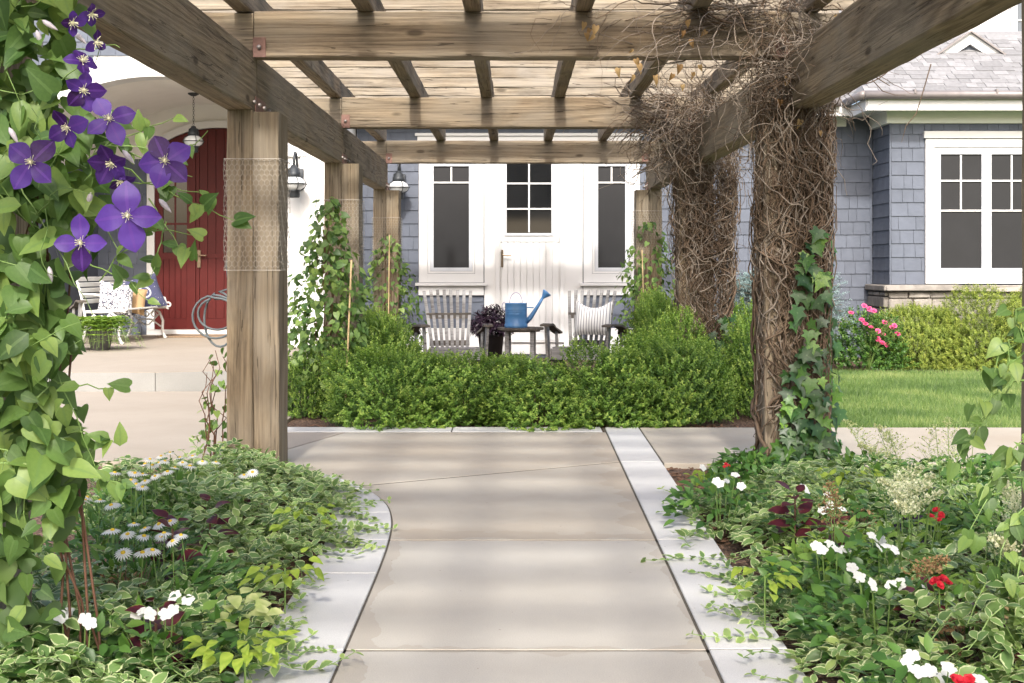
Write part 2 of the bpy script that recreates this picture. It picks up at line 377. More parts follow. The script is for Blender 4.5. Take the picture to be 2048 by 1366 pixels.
def left_edge(y0, y1, off=.008):
    ys = [y for y in KI[:,1] if y0 < y < y1]; return [(kx(y)+off, y) for y in [y0]+ys+[y1]]
jg = .009
for y0, y1, m in ((-2,1.2,CONC), (1.2,4.05,CONC), (4.05,5.67,CONC)):
    L = left_edge(y0+jg, y1-jg); slab([(XR(y0)-.01,y0+jg),(XR(y1)-.01,y1-jg)]+L[::-1], m)
yl, yr = 7.05, 7.92
L = left_edge(5.67+jg, yl); slab([(XR(5.67)-.01,5.67+jg),(XR(yr)-.01,yr-jg)]+L[::-1], CONCT)
L = left_edge(yl+3*jg, 7.90); slab([(XR(yr)-.01,yr+2*jg),(XR(9.33)-.01,9.33),(-1.2,9.33),(-1.62,7.97)]+L[::-1], CONCT)
slab([(XR(7.87)+.258,7.87),(5.2,7.87),(5.2,9.6),(XR(9.6)+.258,9.6)], CONCT); slab([(5.215,7.87),(9.5,7.87),(9.5,9.6),(5.215,9.6)], CONCT)
slab([(-1.635,7.975),(-1.215,9.33),(-1.74,9.33),(-1.80,12.35),(-4.2,12.35),(-4.2,7.975)], CONCP)
slab([(-4.215,7.975),(-4.215,12.35),(-8.5,12.35),(-8.5,7.975)], CONCP)
# kerbs
kerb = tag(bpy.data.objects.new('path_kerb', None), kind='structure'); COL.objects.link(kerb)
def kerbpoly(y0, y1): slab([(XR(y0),y0+.007),(XR(y0)+.245,y0+.007),(XR(y1)+.245,y1-.007),(XR(y1),y1-.007)], KERB, 'kerb_block', kerb, -.12, .004)
for a, b_ in ((-2,1.2),(1.2,4.05),(4.05,5.67),(5.67,7.92),(7.92,9.6)): kerbpoly(a, b_)
Tn = np.gradient(KI, axis=0); Tn /= np.linalg.norm(Tn, axis=1)[:,None]; Nl = np.c_[-Tn[:,1], Tn[:,0]]
cum = np.r_[0, np.cumsum(np.linalg.norm(np.diff(KI, axis=0), axis=1))]
cuts = [0, 3.2, 6.04, 7.05, 7.67, 8.3, 9.0, 9.8, cum[-1]]
for a, b_ in zip(cuts[:-1], cuts[1:]):
    ss = np.linspace(a+.007, b_-.007, 10); P = np.c_[np.interp(ss, cum, KI[:,0]), np.interp(ss, cum, KI[:,1])]; Q = np.c_[np.interp(ss, cum, Nl[:,0]), np.interp(ss, cum, Nl[:,1])]
    o_ = P+Q*.27; slab([tuple(p) for p in P]+[tuple(p) for p in o_[::-1]], KERB, 'kerb_block', kerb, -.12, .004)
for x0, x1 in ((-1.73,-.45),(-.442,.64)): slab([(x0,9.342),(x1,9.342),(x1,9.6),(x0,9.6)], KERB, 'kerb_block', kerb, -.12, .004)
# dark earth packed into the joints
def joint(P, wd=.03, z=-.0035):
    P = np.array(P, float); T_ = np.gradient(P, axis=0); T_ /= np.linalg.norm(T_, axis=1)[:,None]; Q = np.c_[-T_[:,1], T_[:,0]]*wd/2; n_ = len(P)
    V = [(p[0],p[1],z) for p in P-Q]+[(p[0],p[1],z) for p in P+Q]; MB().add(V, [(i,i+1,n_+i+1,n_+i) for i in range(n_-1)]).build('joint', JOINT, path)
JOINT = mat_plain('joint_earth', (.075,.065,.05), .95, .3, 30)
for y_ in (1.2,4.05,5.67): joint([(kx(y_),y_),(XR(y_),y_)])
joint([(kx(7.06)+.0,yl+.013),(XR(yr),yr+.004)], .04, -.0025); joint([(XR(-2)-.005,-2),(XR(9.6)-.005,9.6)]); joint([(k_[0]+.004,k_[1]) for k_ in KI]); joint([(XR(7.9)+.252,7.9),(XR(9.6)+.252,9.6)]); joint([(-1.7,9.336),(.64,9.336)])
for y_ in (1.2,4.05,5.67,7.92): joint([(XR(y_),y_),(XR(y_)+.245,y_)], .03, .0005)
# porch slab with step
porch = struct(MB().prism([(-8.5,12.36),(-3.4,12.36),(-2.7,12.6),(-2.3,13.3),(-2.15,16.2),(-2.2,19.2),(-8.5,19.2)], -.1, .18).build('porch_floor', CONCP))
pe = MB(); arc = [(-8.5,12.345),(-3.4,12.345),(-2.69,12.588)]
for a, b_ in zip(arc[:-1], arc[1:]):
    d = np.array(b_)-np.array(a); d = d/np.linalg.norm(d); nn_ = np.array([d[1],-d[0]])*.02; q = [a, b_, tuple(np.array(b_)+nn_), tuple(np.array(a)+nn_)]; pe.prism([q[3],q[2],q[1],q[0]], -.08, .176)
pe.build('step_riser', RISER, porch)

# ---------------- pergola ----------------
perg = thing('pergola', 'weathered cedar pergola with heavy square posts, beams and slatted top over the path', 'pergola', (0,7.5,0))
def timber(name, p0, p1, w_, h_, mat, parent, c=.007, jit=.0013, face=None):
    p0, p1 = Vector(p0), Vector(p1); L = (p1-p0).length; x = (p1-p0).normalized()
    z = Vector((0,0,1)) if abs(x.z) < .7 else Vector((0,-1,0))
    y = z.cross(x).normalized(); z = x.cross(y)
    n = max(2, int(L/.16)); cs = [(-w_/2+c,-h_/2),(w_/2-c,-h_/2),(w_/2,-h_/2+c),(w_/2,h_/2-c),(w_/2-c,h_/2),(-w_/2+c,h_/2),(-w_/2,h_/2-c),(-w_/2,-h_/2+c)]
    V = []
    for i in range(n+1):
        for (a, b_) in cs: V.append((L*i/n if i not in (0,n) else L*i/n, a+random.gauss(0,jit), b_+random.gauss(0,jit)))
    F = [(i*8+j, i*8+(j+1) % 8, (i+1)*8+(j+1) % 8, (i+1)*8+j) for i in range(n) for j in range(8)]
    F += [tuple(range(7,-1,-1)), tuple(n*8+j for j in range(8))]
    F = [tuple(reversed(f)) for f in F] if False else F
    M = Matrix(((x.x,y.x,z.x,p0.x),(x.y,y.y,z.y,p0.y),(x.z,y.z,z.z,p0.z),(0,0,0,1)))
    return place(name, mesh(name, V, F, mat), M, parent)
PD = [0.0, 3.72, 7.6, 11.45, 15.4]      # post centres along the path
ZB, HB, ZT, HT = 2.09, .34, 2.40, .265
bolt_me = None
mb = MB(); mb.lathe([(.0,.0),(.013,.0),(.013,.012),(.006,.017),(0,.018)], 8); bolt_me = mesh('bolt', mb.v, mb.f, STEELB)
def bracket(x, y, z, wd, ht, nx=0, ny=-1, th=.006, bolts=2):
    """steel plate facing (nx, ny)"""
    if ny: o = box('bracket', RUST, perg, x-wd/2, x+wd/2, y-(th if ny < 0 else 0), y+(0 if ny < 0 else th), z-ht/2, z+ht/2, .001)
    else: o = box('bracket', RUST, perg, x-(th if nx < 0 else 0), x+(0 if nx < 0 else th), y-wd/2, y+wd/2, z-ht/2, z+ht/2, .001)
    for k in range(bolts):
        t = (k-(bolts-1)/2)*wd*.5 if bolts > 1 else 0
        if ny: M = Matrix.Translation((x+t, y+ny*th, z)) @ Matrix.Rotation(R(90)*(1 if ny < 0 else -1), 4, 'X')
        else: M = Matrix.Translation((x+nx*th, y+t, z)) @ Matrix.Rotation(R(90)*nx, 4, 'Y')
        place('bolt', bolt_me, M, o)
PW = .30
for i, d in enumerate(PD):
    for sgn in (-1, 1):
        xi = (1.43 if i == 1 else 1.345) if sgn < 0 else (1.51 if i == 1 else 1.44)      # inner face
        hw = PW/2 - .001
        for k in (0, 1):                      # each post is two timbers side by side
            xc = sgn*(xi+hw/2+k*(hw+.0015))
            top = ZB if k == 1 else ZB-.006-random.random()*.012
            timber('post', (xc, d, -.25), (xc, d, top), hw, PW, WOODP, perg)
XL, XRR = -1.50, 1.585                        # inner faces of the long beams
BW = .15
for xc in (XL-BW/2, XRR+BW/2):
    for a, b_ in zip(PD[:-1], PD[1:]):
        a_ = a+.003 if a > 0 else a-.5; e = b_-.003 if b_ < 15 else b_+.12
        timber('long_beam', (xc, a_, ZB+HB/2), (xc, e, ZB+HB/2), BW, HB, WOOD, perg, .009, .0013)
    for d in PD[1:]:
        s_ = 1 if xc < 0 else -1
        bracket(xc+s_*BW/2, d+.09, ZB+.045, .30, .085, nx=s_, ny=0, bolts=4)
for i, d in enumerate(PD):
    yb = d-.03
    timber('cross_beam', (XL+.004, yb, ZT+HT/2), (XRR-.004, yb, ZT+HT/2), .145, HT, WOOD, perg, .008, .0013)
    for x0, x1 in ((-2.0, XL-.003),(XRR+.003, 2.1)):
        timber('cross_beam_end', (x0, yb+.01, ZB+HB+.002+.115), (x1, yb+.01, ZB+HB+.002+.115), .14, .225, WOOD, perg, .008, .0013)
    for xx in (XL+.035, XRR-.035): bracket(xx, yb-.0745, ZT+.055, .075, .115, bolts=1)
    for xx in (XL, XRR):
        s_ = 1 if xx < 0 else -1
ZJ = ZT+HT; HJ = .155
JX = [-1.56, -.86, -.235, .405, 1.06, 1.72]
for x in JX:
    for a, b_ in zip(PD[:-1], PD[1:]):
        off = random.uniform(-.006,.006)
        timber('rafter', (x+off, a+.0-.03+(-.35 if a == 0 else .002), ZJ+HJ/2+.001), (x+off, b_-.033 +(.16 if b_ > 15 else 0), ZJ+HJ/2+.001), .098, HJ, WOOD, perg)
ZS = ZJ+HJ+.002
y = -.2
while y < 15.45:
    timber('slat', (-2.1+random.uniform(-.03,.03), y, ZS+.07), (2.2+random.uniform(-.03,.03), y+random.uniform(-.012,.012), ZS+.07), .042, .14, SLAT, perg, .004, .002)
    y += .605+random.uniform(-.012,.012)
def chicken_wire():
    mb = MB(); hw = PW/2+.012; per = 8*hw; nc = 42; cw = per/nc; rh = .0145; rows = 22
    def pt(u, z):
        u = u % per; k = int(u//(2*hw)); t = u-k*2*hw-hw; j = random.gauss(0,.0012)
        q = hw+.004*math.sin(u*37+z*29)+.002
        return [(t,-q,z),(q,t,z),(-t,q,z),(-q,-t,z)][k]
    for r_ in range(rows):
        for c in range(nc):
            u = (c+(.5 if r_ % 2 else 0))*cw; z0 = r_*2*rh
            for a, b_ in (((u,z0),(u,z0+rh)), ((u,z0+rh),(u+cw/2,z0+2*rh)), ((u,z0+rh),(u-cw/2,z0+2*rh))):
                mb.tube([pt(*a), pt(*b_)], .0008, 3, False)
    for z in (0, rows*2*rh): mb.tube([pt(per*i/60, z) for i in range(61)], .0016, 3, False)
    return mesh('chicken_wire', mb.v, mb.f, WIRE)
cwm = chicken_wire()
for d, z0, lab in ((7.6, 1.17, 'wire netting wrapped round the bare post beside the daisies'), (11.45, 1.13, 'wire netting wrapped round the post with the tall leafy climber'), (15.4, 1.12, 'wire netting wrapped round the far post by the small wall lantern')):
    o = place('chicken_wire', cwm, Matrix.Translation((-1.345-PW/2, d, z0))); tag(o, lab, 'wire netting', 'wire netting on the posts')
o = place('chicken_wire', cwm, Matrix.Translation((1.43+PW/2, 15.4, 1.2))); tag(o, 'wire netting wrapped round the far post right of the white door', 'wire netting', 'wire netting on the posts')

# ---------------- house ----------------
YW, YB, YP, YD = 17.2, 16.4, 16.2, 19.0       # main wall, bay front, porch front, porch back wall
house = thing('house', 'blue grey shingled house with white trim, arched porch and red door', 'house', (0,17.2,0))
NSH = [0]
sh_cache = {}
def shingle_mesh(wd, ht):
    key = (round(wd,2), round(ht,2))
    if key not in sh_cache:
        mb = MB(); w2 = key[0]/2-.0022; t0, t1 = .006, .020    # thin top, thick butt
        V = [(-w2,-t1,0),(w2,-t1,0),(w2,-t0,key[1]+.012),(-w2,-t0,key[1]+.012),(-w2,.0,0),(w2,0,0),(w2,0,key[1]+.012),(-w2,0,key[1]+.012)]
        mb.add(V, [(0,1,2,3),(5,4,7,6),(0,4,5,1),(1,5,6,2),(4,0,3,7),(3,2,6,7)]); sh_cache[key] = mesh('shingle', mb.v, mb.f, SHIN)
    return sh_cache[key]
def shingle_wall(parent, M, u0, u1, z0, z1, ok=None, ex=.1725, far=False):
    """courses of shingles on a plane: M maps (u, 0, z) to the world, outward is -Y of M"""
    rest = MB(); cnt = 0; z = z0; ci = 0
    while z < z1-.02:
        u = u0; ht = min(ex, z1-z-.012)
        first = True
        while u < u1-.01:
            wd = random.choice((.11,.14,.16,.19,.22,.25,.2,.17))
            if first: wd *= random.uniform(.4,1); first = False
            wd = round(max(.05, wd), 2)
            if u+wd > u1-.04: wd = math.floor((u1-u)*100)/100
            if wd < .03: break
            if ok is None or ok(u+wd/2, z+ht/2):
                P = M @ Matrix.Translation((u+wd/2, 0, z+random.uniform(-.0015,.0015)))
                if cnt < 290: place('shingle', shingle_mesh(wd, ht), P, parent); cnt += 1
                else:
                    me = shingle_mesh(wd, ht); rest.add([P @ v.co for v in me.vertices], [tuple(p.vertices) for p in me.polygons])
            u += wd
        z += ex; ci += 1
    if rest.v: o = rest.build('shingle_field', SHIN, parent); o['kind'] = 'stuff'
# main wall body and its shingles
mw = box('main_wall', SHIN, house, -2.07, 4.80, YW+.012, YW+.3, -.1, 3.32)
T = lambda y: Matrix.Translation((0, y, 0))
UNIT_L, UNIT_R = -1.25, 1.67
shingle_wall(mw, T(YW+.012), UNIT_R+.002, 4.745, .05, 3.0)
mw2 = box('entrance_wall', SHIN, house, -2.07, 4.79, YW+.31, YW+.34, -.1, 3.3)
shingle_wall(mw2, T(YW+.012), -2.065, UNIT_L-.002, .37, 3.08); shingle_wall(mw2, T(YW+.012), UNIT_L, UNIT_R, 2.945, 3.1)
shingle_wall(mw2, T(YW+.012), UNIT_L, -.40, .37, .80); shingle_wall(mw2, T(YW+.012), .93, UNIT_R, .37, .80)
box('base_board', WHITE, house, -2.07, -.41, YW-.03, YW+.01, .02, .365, .003); box('base_board', WHITE, house, .94, 1.69, YW-.03, YW+.01, .02, .365, .003)
box('corner_board', SHIN, house, 4.715, 4.742, YW-.012, YW+.01, .05, 2.98, .002)
# entrance unit: white surround, windows, door
def frame_rect(mb, x0, x1, z0, z1, t, y0, y1, b=.002):
    mb.box(x0, x0+t, y0, y1, z0, z1, b); mb.box(x1-t, x1, y0, y1, z0, z1, b); mb.box(x0+t, x1-t, y0, y1, z1-t, z1, b); mb.box(x0+t, x1-t, y0, y1, z0, z0+t, b)
def sash(parent, x0, x1, z0, z1, Y, bars_z=(), bars_x_top=None, t=.045, mat=SASH, glass=GLASS, tb=.022):
    """window sash with muntins, each pane its own piece; bars_z from top down, bars_x_top = (x list, lowest z where they stop)"""
    mb = MB(); frame_rect(mb, x0, x1, z0, z1, t, Y-.03, Y+.02)
    mb.build('sash', mat, parent)
    zs = [z1-t]+list(bars_z)+[z0+t]
    for z in bars_z: box('muntin', WHITE, parent, x0+t, x1-t, Y-.022, Y+.006, z-tb/2, z+tb/2, .002)
    for k, (za, zb) in enumerate(zip(zs[:-1], zs[1:])):
        xs = [x0+t, x1-t]
        if bars_x_top and zb >= bars_x_top[1]-.02:
            xs = [x0+t]+list(bars_x_top[0])+[x1-t]
            for x in bars_x_top[0]: box('muntin', WHITE, parent, x-tb/2, x+tb/2, Y-.020, Y+.004, zb+tb/2, za-tb/2, .002)
        for xa, xb in zip(xs[:-1], xs[1:]): box('pane', glass, parent, xa+.001, xb-.001, Y-.004, Y+.002, zb, za)
sur = thing_sur = MB()
unit_board = box('door_surround', WHITE, house, -.385, .915, YW-.01, YW+.06, .02, 2.70, .002)
for x0, x1 in ((-1.25,-.395),(.925,1.67)):
    f = MB(); xm0, xm1 = (x0+.115, x1-.115)
    o = MB(); frame_rect(o, x0, x1, .97, 2.70, .115, YW-.03, YW+.05); wn = o.build('window', WHITE, house)
    o = MB(); frame_rect(o, xm0+.004, xm1-.004, 1.089, 2.581, .028, YW-.018, YW+.045); o.build('stop_bead', WHITE, wn)
    xc = (x0+x1)/2
    sash(wn, xm0+.034, xm1-.034, 1.12, 2.55, YW+.012, (2.29,), ([xc], 2.29), .045, SASH, SCREEN)
    box('sill', WHITE, wn, x0-.045, x1+.045, YW-.085, YW+.03, .925, .965, .004); box('apron', WHITE, wn, x0-.004, x1+.004, YW-.035, YW+.03, .80, .922, .003)
box('header_board', WHITE, house, -1.27, 1.69, YW-.038, YW+.05, 2.705, 2.90, .003); box('header_cap', WHITE, house, -1.30, 1.72, YW-.07, YW+.05, 2.903, 2.94, .003)
door = box('white_door', WHITE, house, -.175, .61, YW-.03, YW-.012, .20, 2.66, .002)
o = MB(); frame_rect(o, -.235, .67, .18, 2.69, .055, YW-.045, YW-.012); o.build('door_frame', WHITE, door)
xs = np.linspace(-.16, .595, 10)
for a, b_ in zip(xs[:-1], xs[1:]): box('plank', WHITE, door, a+.003, b_-.003, YW-.044, YW-.031, .32, 1.50, .003)
box('rail', WHITE, door, -.17, .605, YW-.05, YW-.031, .20, .315, .003); box('rail', WHITE, door, -.17, .605, YW-.05, YW-.031, 1.505, 1.575, .003)
sash(door, -.125, .535, 1.585, 2.62, YW-.032, (2.275, 1.94), ([.205], 1.6), .035)
mb = MB(); mb.box(-.165,-.135,YW-.062,YW-.046,1.17,1.40,.004); mb.tube([(-.15,YW-.062,1.33),(-.15,YW-.10,1.33),(-.145,YW-.105,1.33),(-.03,YW-.105,1.325)], .009, 8); mb.build('handle', BRASS, door)
# eave, roof over the main wall
box('frieze', FRZ, house, -2.06, 4.40, YW-.02, YW+.05, 3.03, 3.17, .003)
box('soffit', FRZ, house, -2.06, 4.38, YW-.42, YW+.05, 3.172, 3.19)
box('fascia', WHITE, house, -2.06, 4.36, YW-.445, YW-.42, 3.12, 3.30, .003)
rf = MB().add([(-2.06,YW-.46,3.31),(4.6,YW-.46,3.31),(6.2,20.5,6.0),(-2.06,20.5,6.0)], [(0,1,2,3)]).build('main_roof', ROOFM, house)
# bay
bay = box('bay_wall', SHIN, house, 4.765, 9.0, YB+.012, YW+.0, -.1, 3.12)
def okbay(u, z): return not (5.16 < u < 6.76 and .9 < z < 2.93)
def bayrows(z0, z1, a, b_): shingle_wall(bay, T(YB+.012), a, b_, z0, z1)
bayrows(.955, 2.98, 4.765, 5.185); shingle_wall(bay, T(YB+.012), 5.19, 6.735, 2.895, 2.98); bayrows(.955, 2.98, 6.74, 7.6)
MS = Matrix.Translation((4.765, YW, 0)) @ Matrix.Rotation(R(-90), 4, 'Z')
shingle_wall(bay, MS, .012, .785, .955, 2.98)
MBx = box('bay_corner', SHIN, house, 4.742, 4.762, YB-.008, YB+.012, .955, 2.98)
o = MB(); frame_rect(o, 5.19, 6.735, .965, 2.79, .105, YB-.035, YB+.04, .003); bw = o.build('window', WHITE, house)
box('head_trim', WHITE, bw, 5.165, 6.76, YB-.06, YB+.03, 2.795, 2.885, .003)
o = MB(); frame_rect(o, 5.30, 6.625, 1.075, 2.68, .03, YB-.02, YB+.03); o.build('stop_bead', WHITE, bw)
for x0, x1 in ((5.335,5.95),(5.975,6.59)): sash(bw, x0, x1, 1.06+.05, 2.645, YB+.012, (2.262, 1.885), ([(x0+x1)/2], 1.885), .05, SASH, SCREEN)
box('mullion', SASH, bw, 5.951, 5.974, YB-.012, YB+.03, 1.108, 2.647)
# stone base of the bay
sb = box('stone_base', MORT, house, 4.735, 9.0, YB-.02, YB+.05, -.1, .865)
for x0, x1 in ((4.66,5.62),(5.625,6.4),(6.405,7.2),(7.205,8.2)):
    mb = MB(); mb.box(x0, x1, YB-.14, YB+.03, .872, .95, .012)
    mb.v = [(a+random.gauss(0,.004), b_+random.gauss(0,.008), c+random.gauss(0,.004)) for a, b_, c in mb.v]; mb.build('cap_stone', STONE, sb)
mb = MB(); mb.box(4.64, 4.76, YB-.13, YW-.02, .872, .948, .012); mb.build('cap_stone', STONE, sb)
def stones(u0, u1, fn):
    z = -.08
    while z < .82:
        h = random.uniform(.12,.24); h = min(h, .862-z); u = u0
        while u < u1-.03:
            wd = min(random.uniform(.16,.42), u1-u)
            if u1-(u+wd) < .08: wd = u1-u
            fn(u+.006, u+wd-.006, z+.006, z+h-.006); u += wd
        z += h
def stf(a, b_, c, d):
    mb = MB(); mb.box(a, b_, YB-.055-random.random()*.025, YB-.01, c, d, .014); mb.v = [(q[0]+random.gauss(0,.004), q[1], q[2]+random.gauss(0,.004)) for q in mb.v]; mb.build('stone', STONE, sb)
stones(4.72, 7.6, stf)
def sts(a, b_, c, d): mb = MB(); mb.box(4.68-random.random()*.02, 4.735, a, b_, c, d, .012); mb.build('stone', STONE, sb)
stones(YB-.02, YW-.02, sts)
# bay eave
box('frieze', FRZ, house, 4.70, 9.0, YB-.03, YB+.04, 2.985, 3.15, .003); box('frieze', FRZ, house, 4.70, 4.764, YB+.045, YW-.03, 2.985, 3.15, .003)
box('soffit', FRZ, house, 4.36, 9.0, YB-.40, YB+.3, 3.152, 3.17); box('soffit', FRZ, house, 4.36, 4.9, YB+.3, YW-.02, 3.1525, 3.169)
box('fascia', WHITE, house, 4.35, 9.0, YB-.425, YB-.40, 3.10, 3.25, .003); box('fascia', WHITE, house, 4.335, 4.36, YB-.40, YW-.45, 3.10, 3.25, .003)
def gutter(P, name='gutter'):
    mb = MB(); mb.tube(P, .052, 10); return mb.build(name, GUT, house, True)
g1 = gutter([(4.30,YB-.49,3.285),(9.0,YB-.49,3.285)]); g2 = gutter([(4.28,YB-.50,3.285),(4.28,YW-.42,3.285)]); g3 = gutter([(-2.0,YW-.51,3.285),(4.2,YW-.51,3.285)])
for x in (4.9, 5.9, 6.9): box('gutter_strap', GUT, g1, x-.012, x+.012, YB-.55, YB-.42, 3.30, 3.345)
# bay roof: front and left hip slopes with shingles
pit = .70
def roofZ(d): return 3.31+pit*d
br = MB(); e0 = (4.28, YB-.47, 3.30); 
br.add([(4.28,YB-.47,3.30),(9.2,YB-.47,3.30),(9.2,YB+1.0,3.30+1.47*pit),(5.35,YB+1.0,3.30+1.47*pit)], [(0,1,2,3)])
br.add([(4.28,YB-.47,3.30),(5.35,YB+1.0,3.30+1.47*pit),(5.35,YB+2.6,3.30+1.47*pit),(4.28,YB+2.6,3.30)], [(0,1,2,3)])
broof = br.build('bay_roof', ROOFM, house)
cl = math.sqrt(1+pit*pit); ang = math.atan(pit); rs_cache = {}
def roof_shingle(wd):
    k = round(wd,2)
    if k not in rs_cache:
        mb = MB(); mb.box(0, k-.004, 0, .17, 0, .009+.004*random.random()); rs_cache[k] = mesh('roof_shingle', mb.v, mb.f, ROOFM)
    return rs_cache[k]
for r_ in range(14):
    d = r_*.112/cl; u = 4.30+1.07*d/1.47+.0
    while u < 7.7:
        wd = random.choice((.10,.14,.18,.22,.26)); th = random.choice((0,.006))
        M = Matrix.Translation((u, YB-.49+d, 3.312+pit*d+th)) @ Matrix.Rotation(ang-.03, 4, 'X'); place('roof_shingle', roof_shingle(wd), M, broof); u += wd
# small gable above and the white upper wall with its window
gx, gy, gz0, gz1 = 5.90, YB+.42, 3.80, 4.14
mb = MB(); mb.prism([(gx-.62,gz0-.15),(gx+.62,gz0-.15),(gx,gz1-.04)], gy+.03, gy+.9, 'y'); gb = mb.build('gable', SHIN, house)
for s_ in (-1, 1):
    q = [(gx,gz1+.06),(gx+s_*.98,gz0-.27),(gx+s_*.78,gz0-.27),(gx,gz1-.085)]
    if s_ < 0: q = q[::-1]
    MB().prism(q, gy-.03, gy+.02, 'y').build('rake_board', WHITE, gb)
    q = [(gx,gz1+.085),(gx+s_*1.02,gz0-.275),(gx+s_*.985,gz0-.275),(gx,gz1+.063)]
    if s_ < 0: q = q[::-1]
    MB().prism(q, gy-.08, gy+1.2, 'y').build('gable_roof', GUT, gb)
up = box('upper_wall', WHITE, house, 5.2, 10.5, 18.2, 18.5, 3.2, 6.6)
o = MB(); frame_rect(o, 6.95, 8.0, 4.05, 5.2, .06, 18.13, 18.22); uw = o.build('window', WHITE, house)
sash(uw, 7.01, 7.94, 4.11, 5.14, 18.185, (4.62,), None, .03, WHITE, mat_plain('pale_reflecting_glass', (.10,.115,.13), .1, .15, 2, 0, 0, 60, .5))
# ---- porch: front wall with arch, vault, back wall with the red door
AC, AA, AZ, AB = -4.45, 1.62, 2.55, 1.0
def arch_pts(a, b, n=28, z=AZ): return [(AC+a*math.cos(t), z+b*math.sin(t)) for t in np.linspace(0, math.pi, n)]
ap = arch_pts(AA, AB)
fw = MB()
XW0, XW1, ZTOP = -8.2, -2.09, 6.2
poly = [(AC+AA,-.1)]+ap+[(AC-AA,-.1),(XW0,-.1),(XW0,ZTOP),(XW1,ZTOP),(XW1,-.1)]
fw.prism(poly[::-1], YP, YP+.3, 'y'); pw = fw.build('porch_wall', WHITE, house)
def okp(u, z): return ((u-AC)/(AA+.30))**2+((z-AZ)/(AB+.30))**2 > 1.0 and (z > 2.6 or u < -6.4)
shingle_wall(pw, T(YP-.002), -7.2, -2.66, 2.6, 5.6, okp)
o = MB(); P = arch_pts(AA+.26, AB+.26); Q = arch_pts(AA-.004, AB-.004)
for i in range(len(P)-1): o.prism([P[i],P[i+1],Q[i+1],Q[i]], YP-.045, YP+.004, 'y')
o.build('arch_trim', WHITE, pw)
box('corner_board', WHITE, house, -2.655, -2.08, YP-.03, YP-.001, .02, 6.0, .003)
# vault and inner walls
va = MB(); V = [(x, y_, z) for y_ in (YP+.3, YD) for x, z in ap]; n = len(ap)
va.add(V, [(i, i+1, n+i+1, n+i) for i in range(n-1)]); va.build('vault', CREAM, house, True)
box('porch_side_wall', CREAM, house, AC+AA, XW1, YP+.305, YD, -.1, 4.0); box('porch_side_wall', SHIN, house, XW0, AC-AA, YP+.305, YD, -.1, 4.0)
bwall = box('porch_back_wall', CREAM, house, AC-AA-.3, XW1, YD, YD+.25, -.1, 4.2)
DX, DHW, DZ0, DZS, DZT = -4.30, .93, .26, 2.72, 3.20
shingle_wall(bwall, T(YD-.002), AC-AA, DX-DHW-.13, .18, 2.75)
rd = []
def darch(hw, top, n=16): return [(DX+hw*math.cos(t), DZS+(top-DZS)*math.sin(t)) for t in np.linspace(0, math.pi, n)]
P = darch(DHW+.11, DZT+.11); Q = darch(DHW+.003, DZT+.003); o = MB()
for i in range(len(P)-1): o.prism([P[i],P[i+1],Q[i+1],Q[i]], YD-.06, YD-.004, 'y')
for s_ in (-1,1):
    a, b_ = sorted((DX+s_*(DHW+.003), DX+s_*(DHW+.11))); o.box(a, b_, YD-.06, YD-.004, .18, DZS-.001)
o.build('door_casing', WHITE, bwall)
def ztop(x): return DZS+(DZT-DZS)*math.sqrt(max(0, 1-((x-DX)/DHW)**2))
dr = MB().prism(([(DX+DHW,DZ0)]+darch(DHW, DZT)+[(DX-DHW,DZ0)])[::-1], YD-.02, YD-.005, 'y').build('red_door', RED, house)
def redpiece(name, x0, x1, z0, z1=None, y0=-.05, mat=RED):
    n_ = 5; xs = np.linspace(x0, x1, n_); top = [(x, (ztop(x)-.02 if z1 is None else z1)) for x in xs]
    return MB().prism(([(x1,z0)]+top[::-1]+[(x0,z0)])[::-1], YD+y0, YD-.019, 'y').build(name, mat, dr)
seam = -4.63
redpiece('stile', DX-DHW+.005, DX-DHW+.12, DZ0); redpiece('stile', seam-.13, seam-.006, DZ0); redpiece('stile', seam+.006, seam+.05, DZ0)
redpiece('rail', DX-DHW+.121, seam-.131, DZ0, DZ0+.16); redpiece('rail', DX-DHW+.121, seam-.131, 1.28, 1.38); redpiece('rail', DX-DHW+.121, seam-.131, 2.62, None)
xs = np.linspace(DX-DHW+.122, seam-.132, 5)
for a, b_ in zip(xs[:-1], xs[1:]): redpiece('plank', a+.004, b_-.004, DZ0+.162, 1.278, -.04)
MB().box(DX-DHW+.122, seam-.132, YD-.028, YD-.0205, 1.382, 2.618).build('pane', GLASS, dr)
for z in (1.8, 2.2): redpiece('muntin', DX-DHW+.122, seam-.132, z-.014, z+.014, -.036)
redpiece('muntin', (DX-DHW+seam)/2-.012-.005, (DX-DHW+seam)/2+.012-.005, 1.382, 2.618, -.034)
xs = np.linspace(seam+.052, DX+DHW-.01, 11)
for a, b_ in zip(xs[:-1], xs[1:]): redpiece('plank', a+.004, b_-.004, DZ0+.16, None, -.042)
redpiece('rail', seam+.052, DX+DHW-.01, DZ0, DZ0+.157); redpiece('rail', seam+.052, DX+DHW-.01, 1.30, 1.36, -.055)
mb = MB(); mb.box(seam+.02,seam+.075,YD-.068,YD-.05,1.16,1.42,.004); mb.tube([(seam+.045,YD-.068,1.34),(seam+.045,YD-.11,1.34),(seam+.05,YD-.115,1.34),(seam+.17,YD-.115,1.335)], .011, 8); mb.build('handle', BRASS, dr)
box('threshold', WHITE, house, DX-DHW-.11, DX+DHW+.11, YD-.09, YD-.003, .181, .258, .004)
mat_ = box('door_mat', mat_plain('tan_coir', (.24,.17,.11), .95, .3, 60, 0, .004, 300), None, -5.0, -3.6, YD-.75, YD-.15, .1805, .198, .004); tag(mat_, 'tan coir doormat lying in front of the red door', 'doormat')
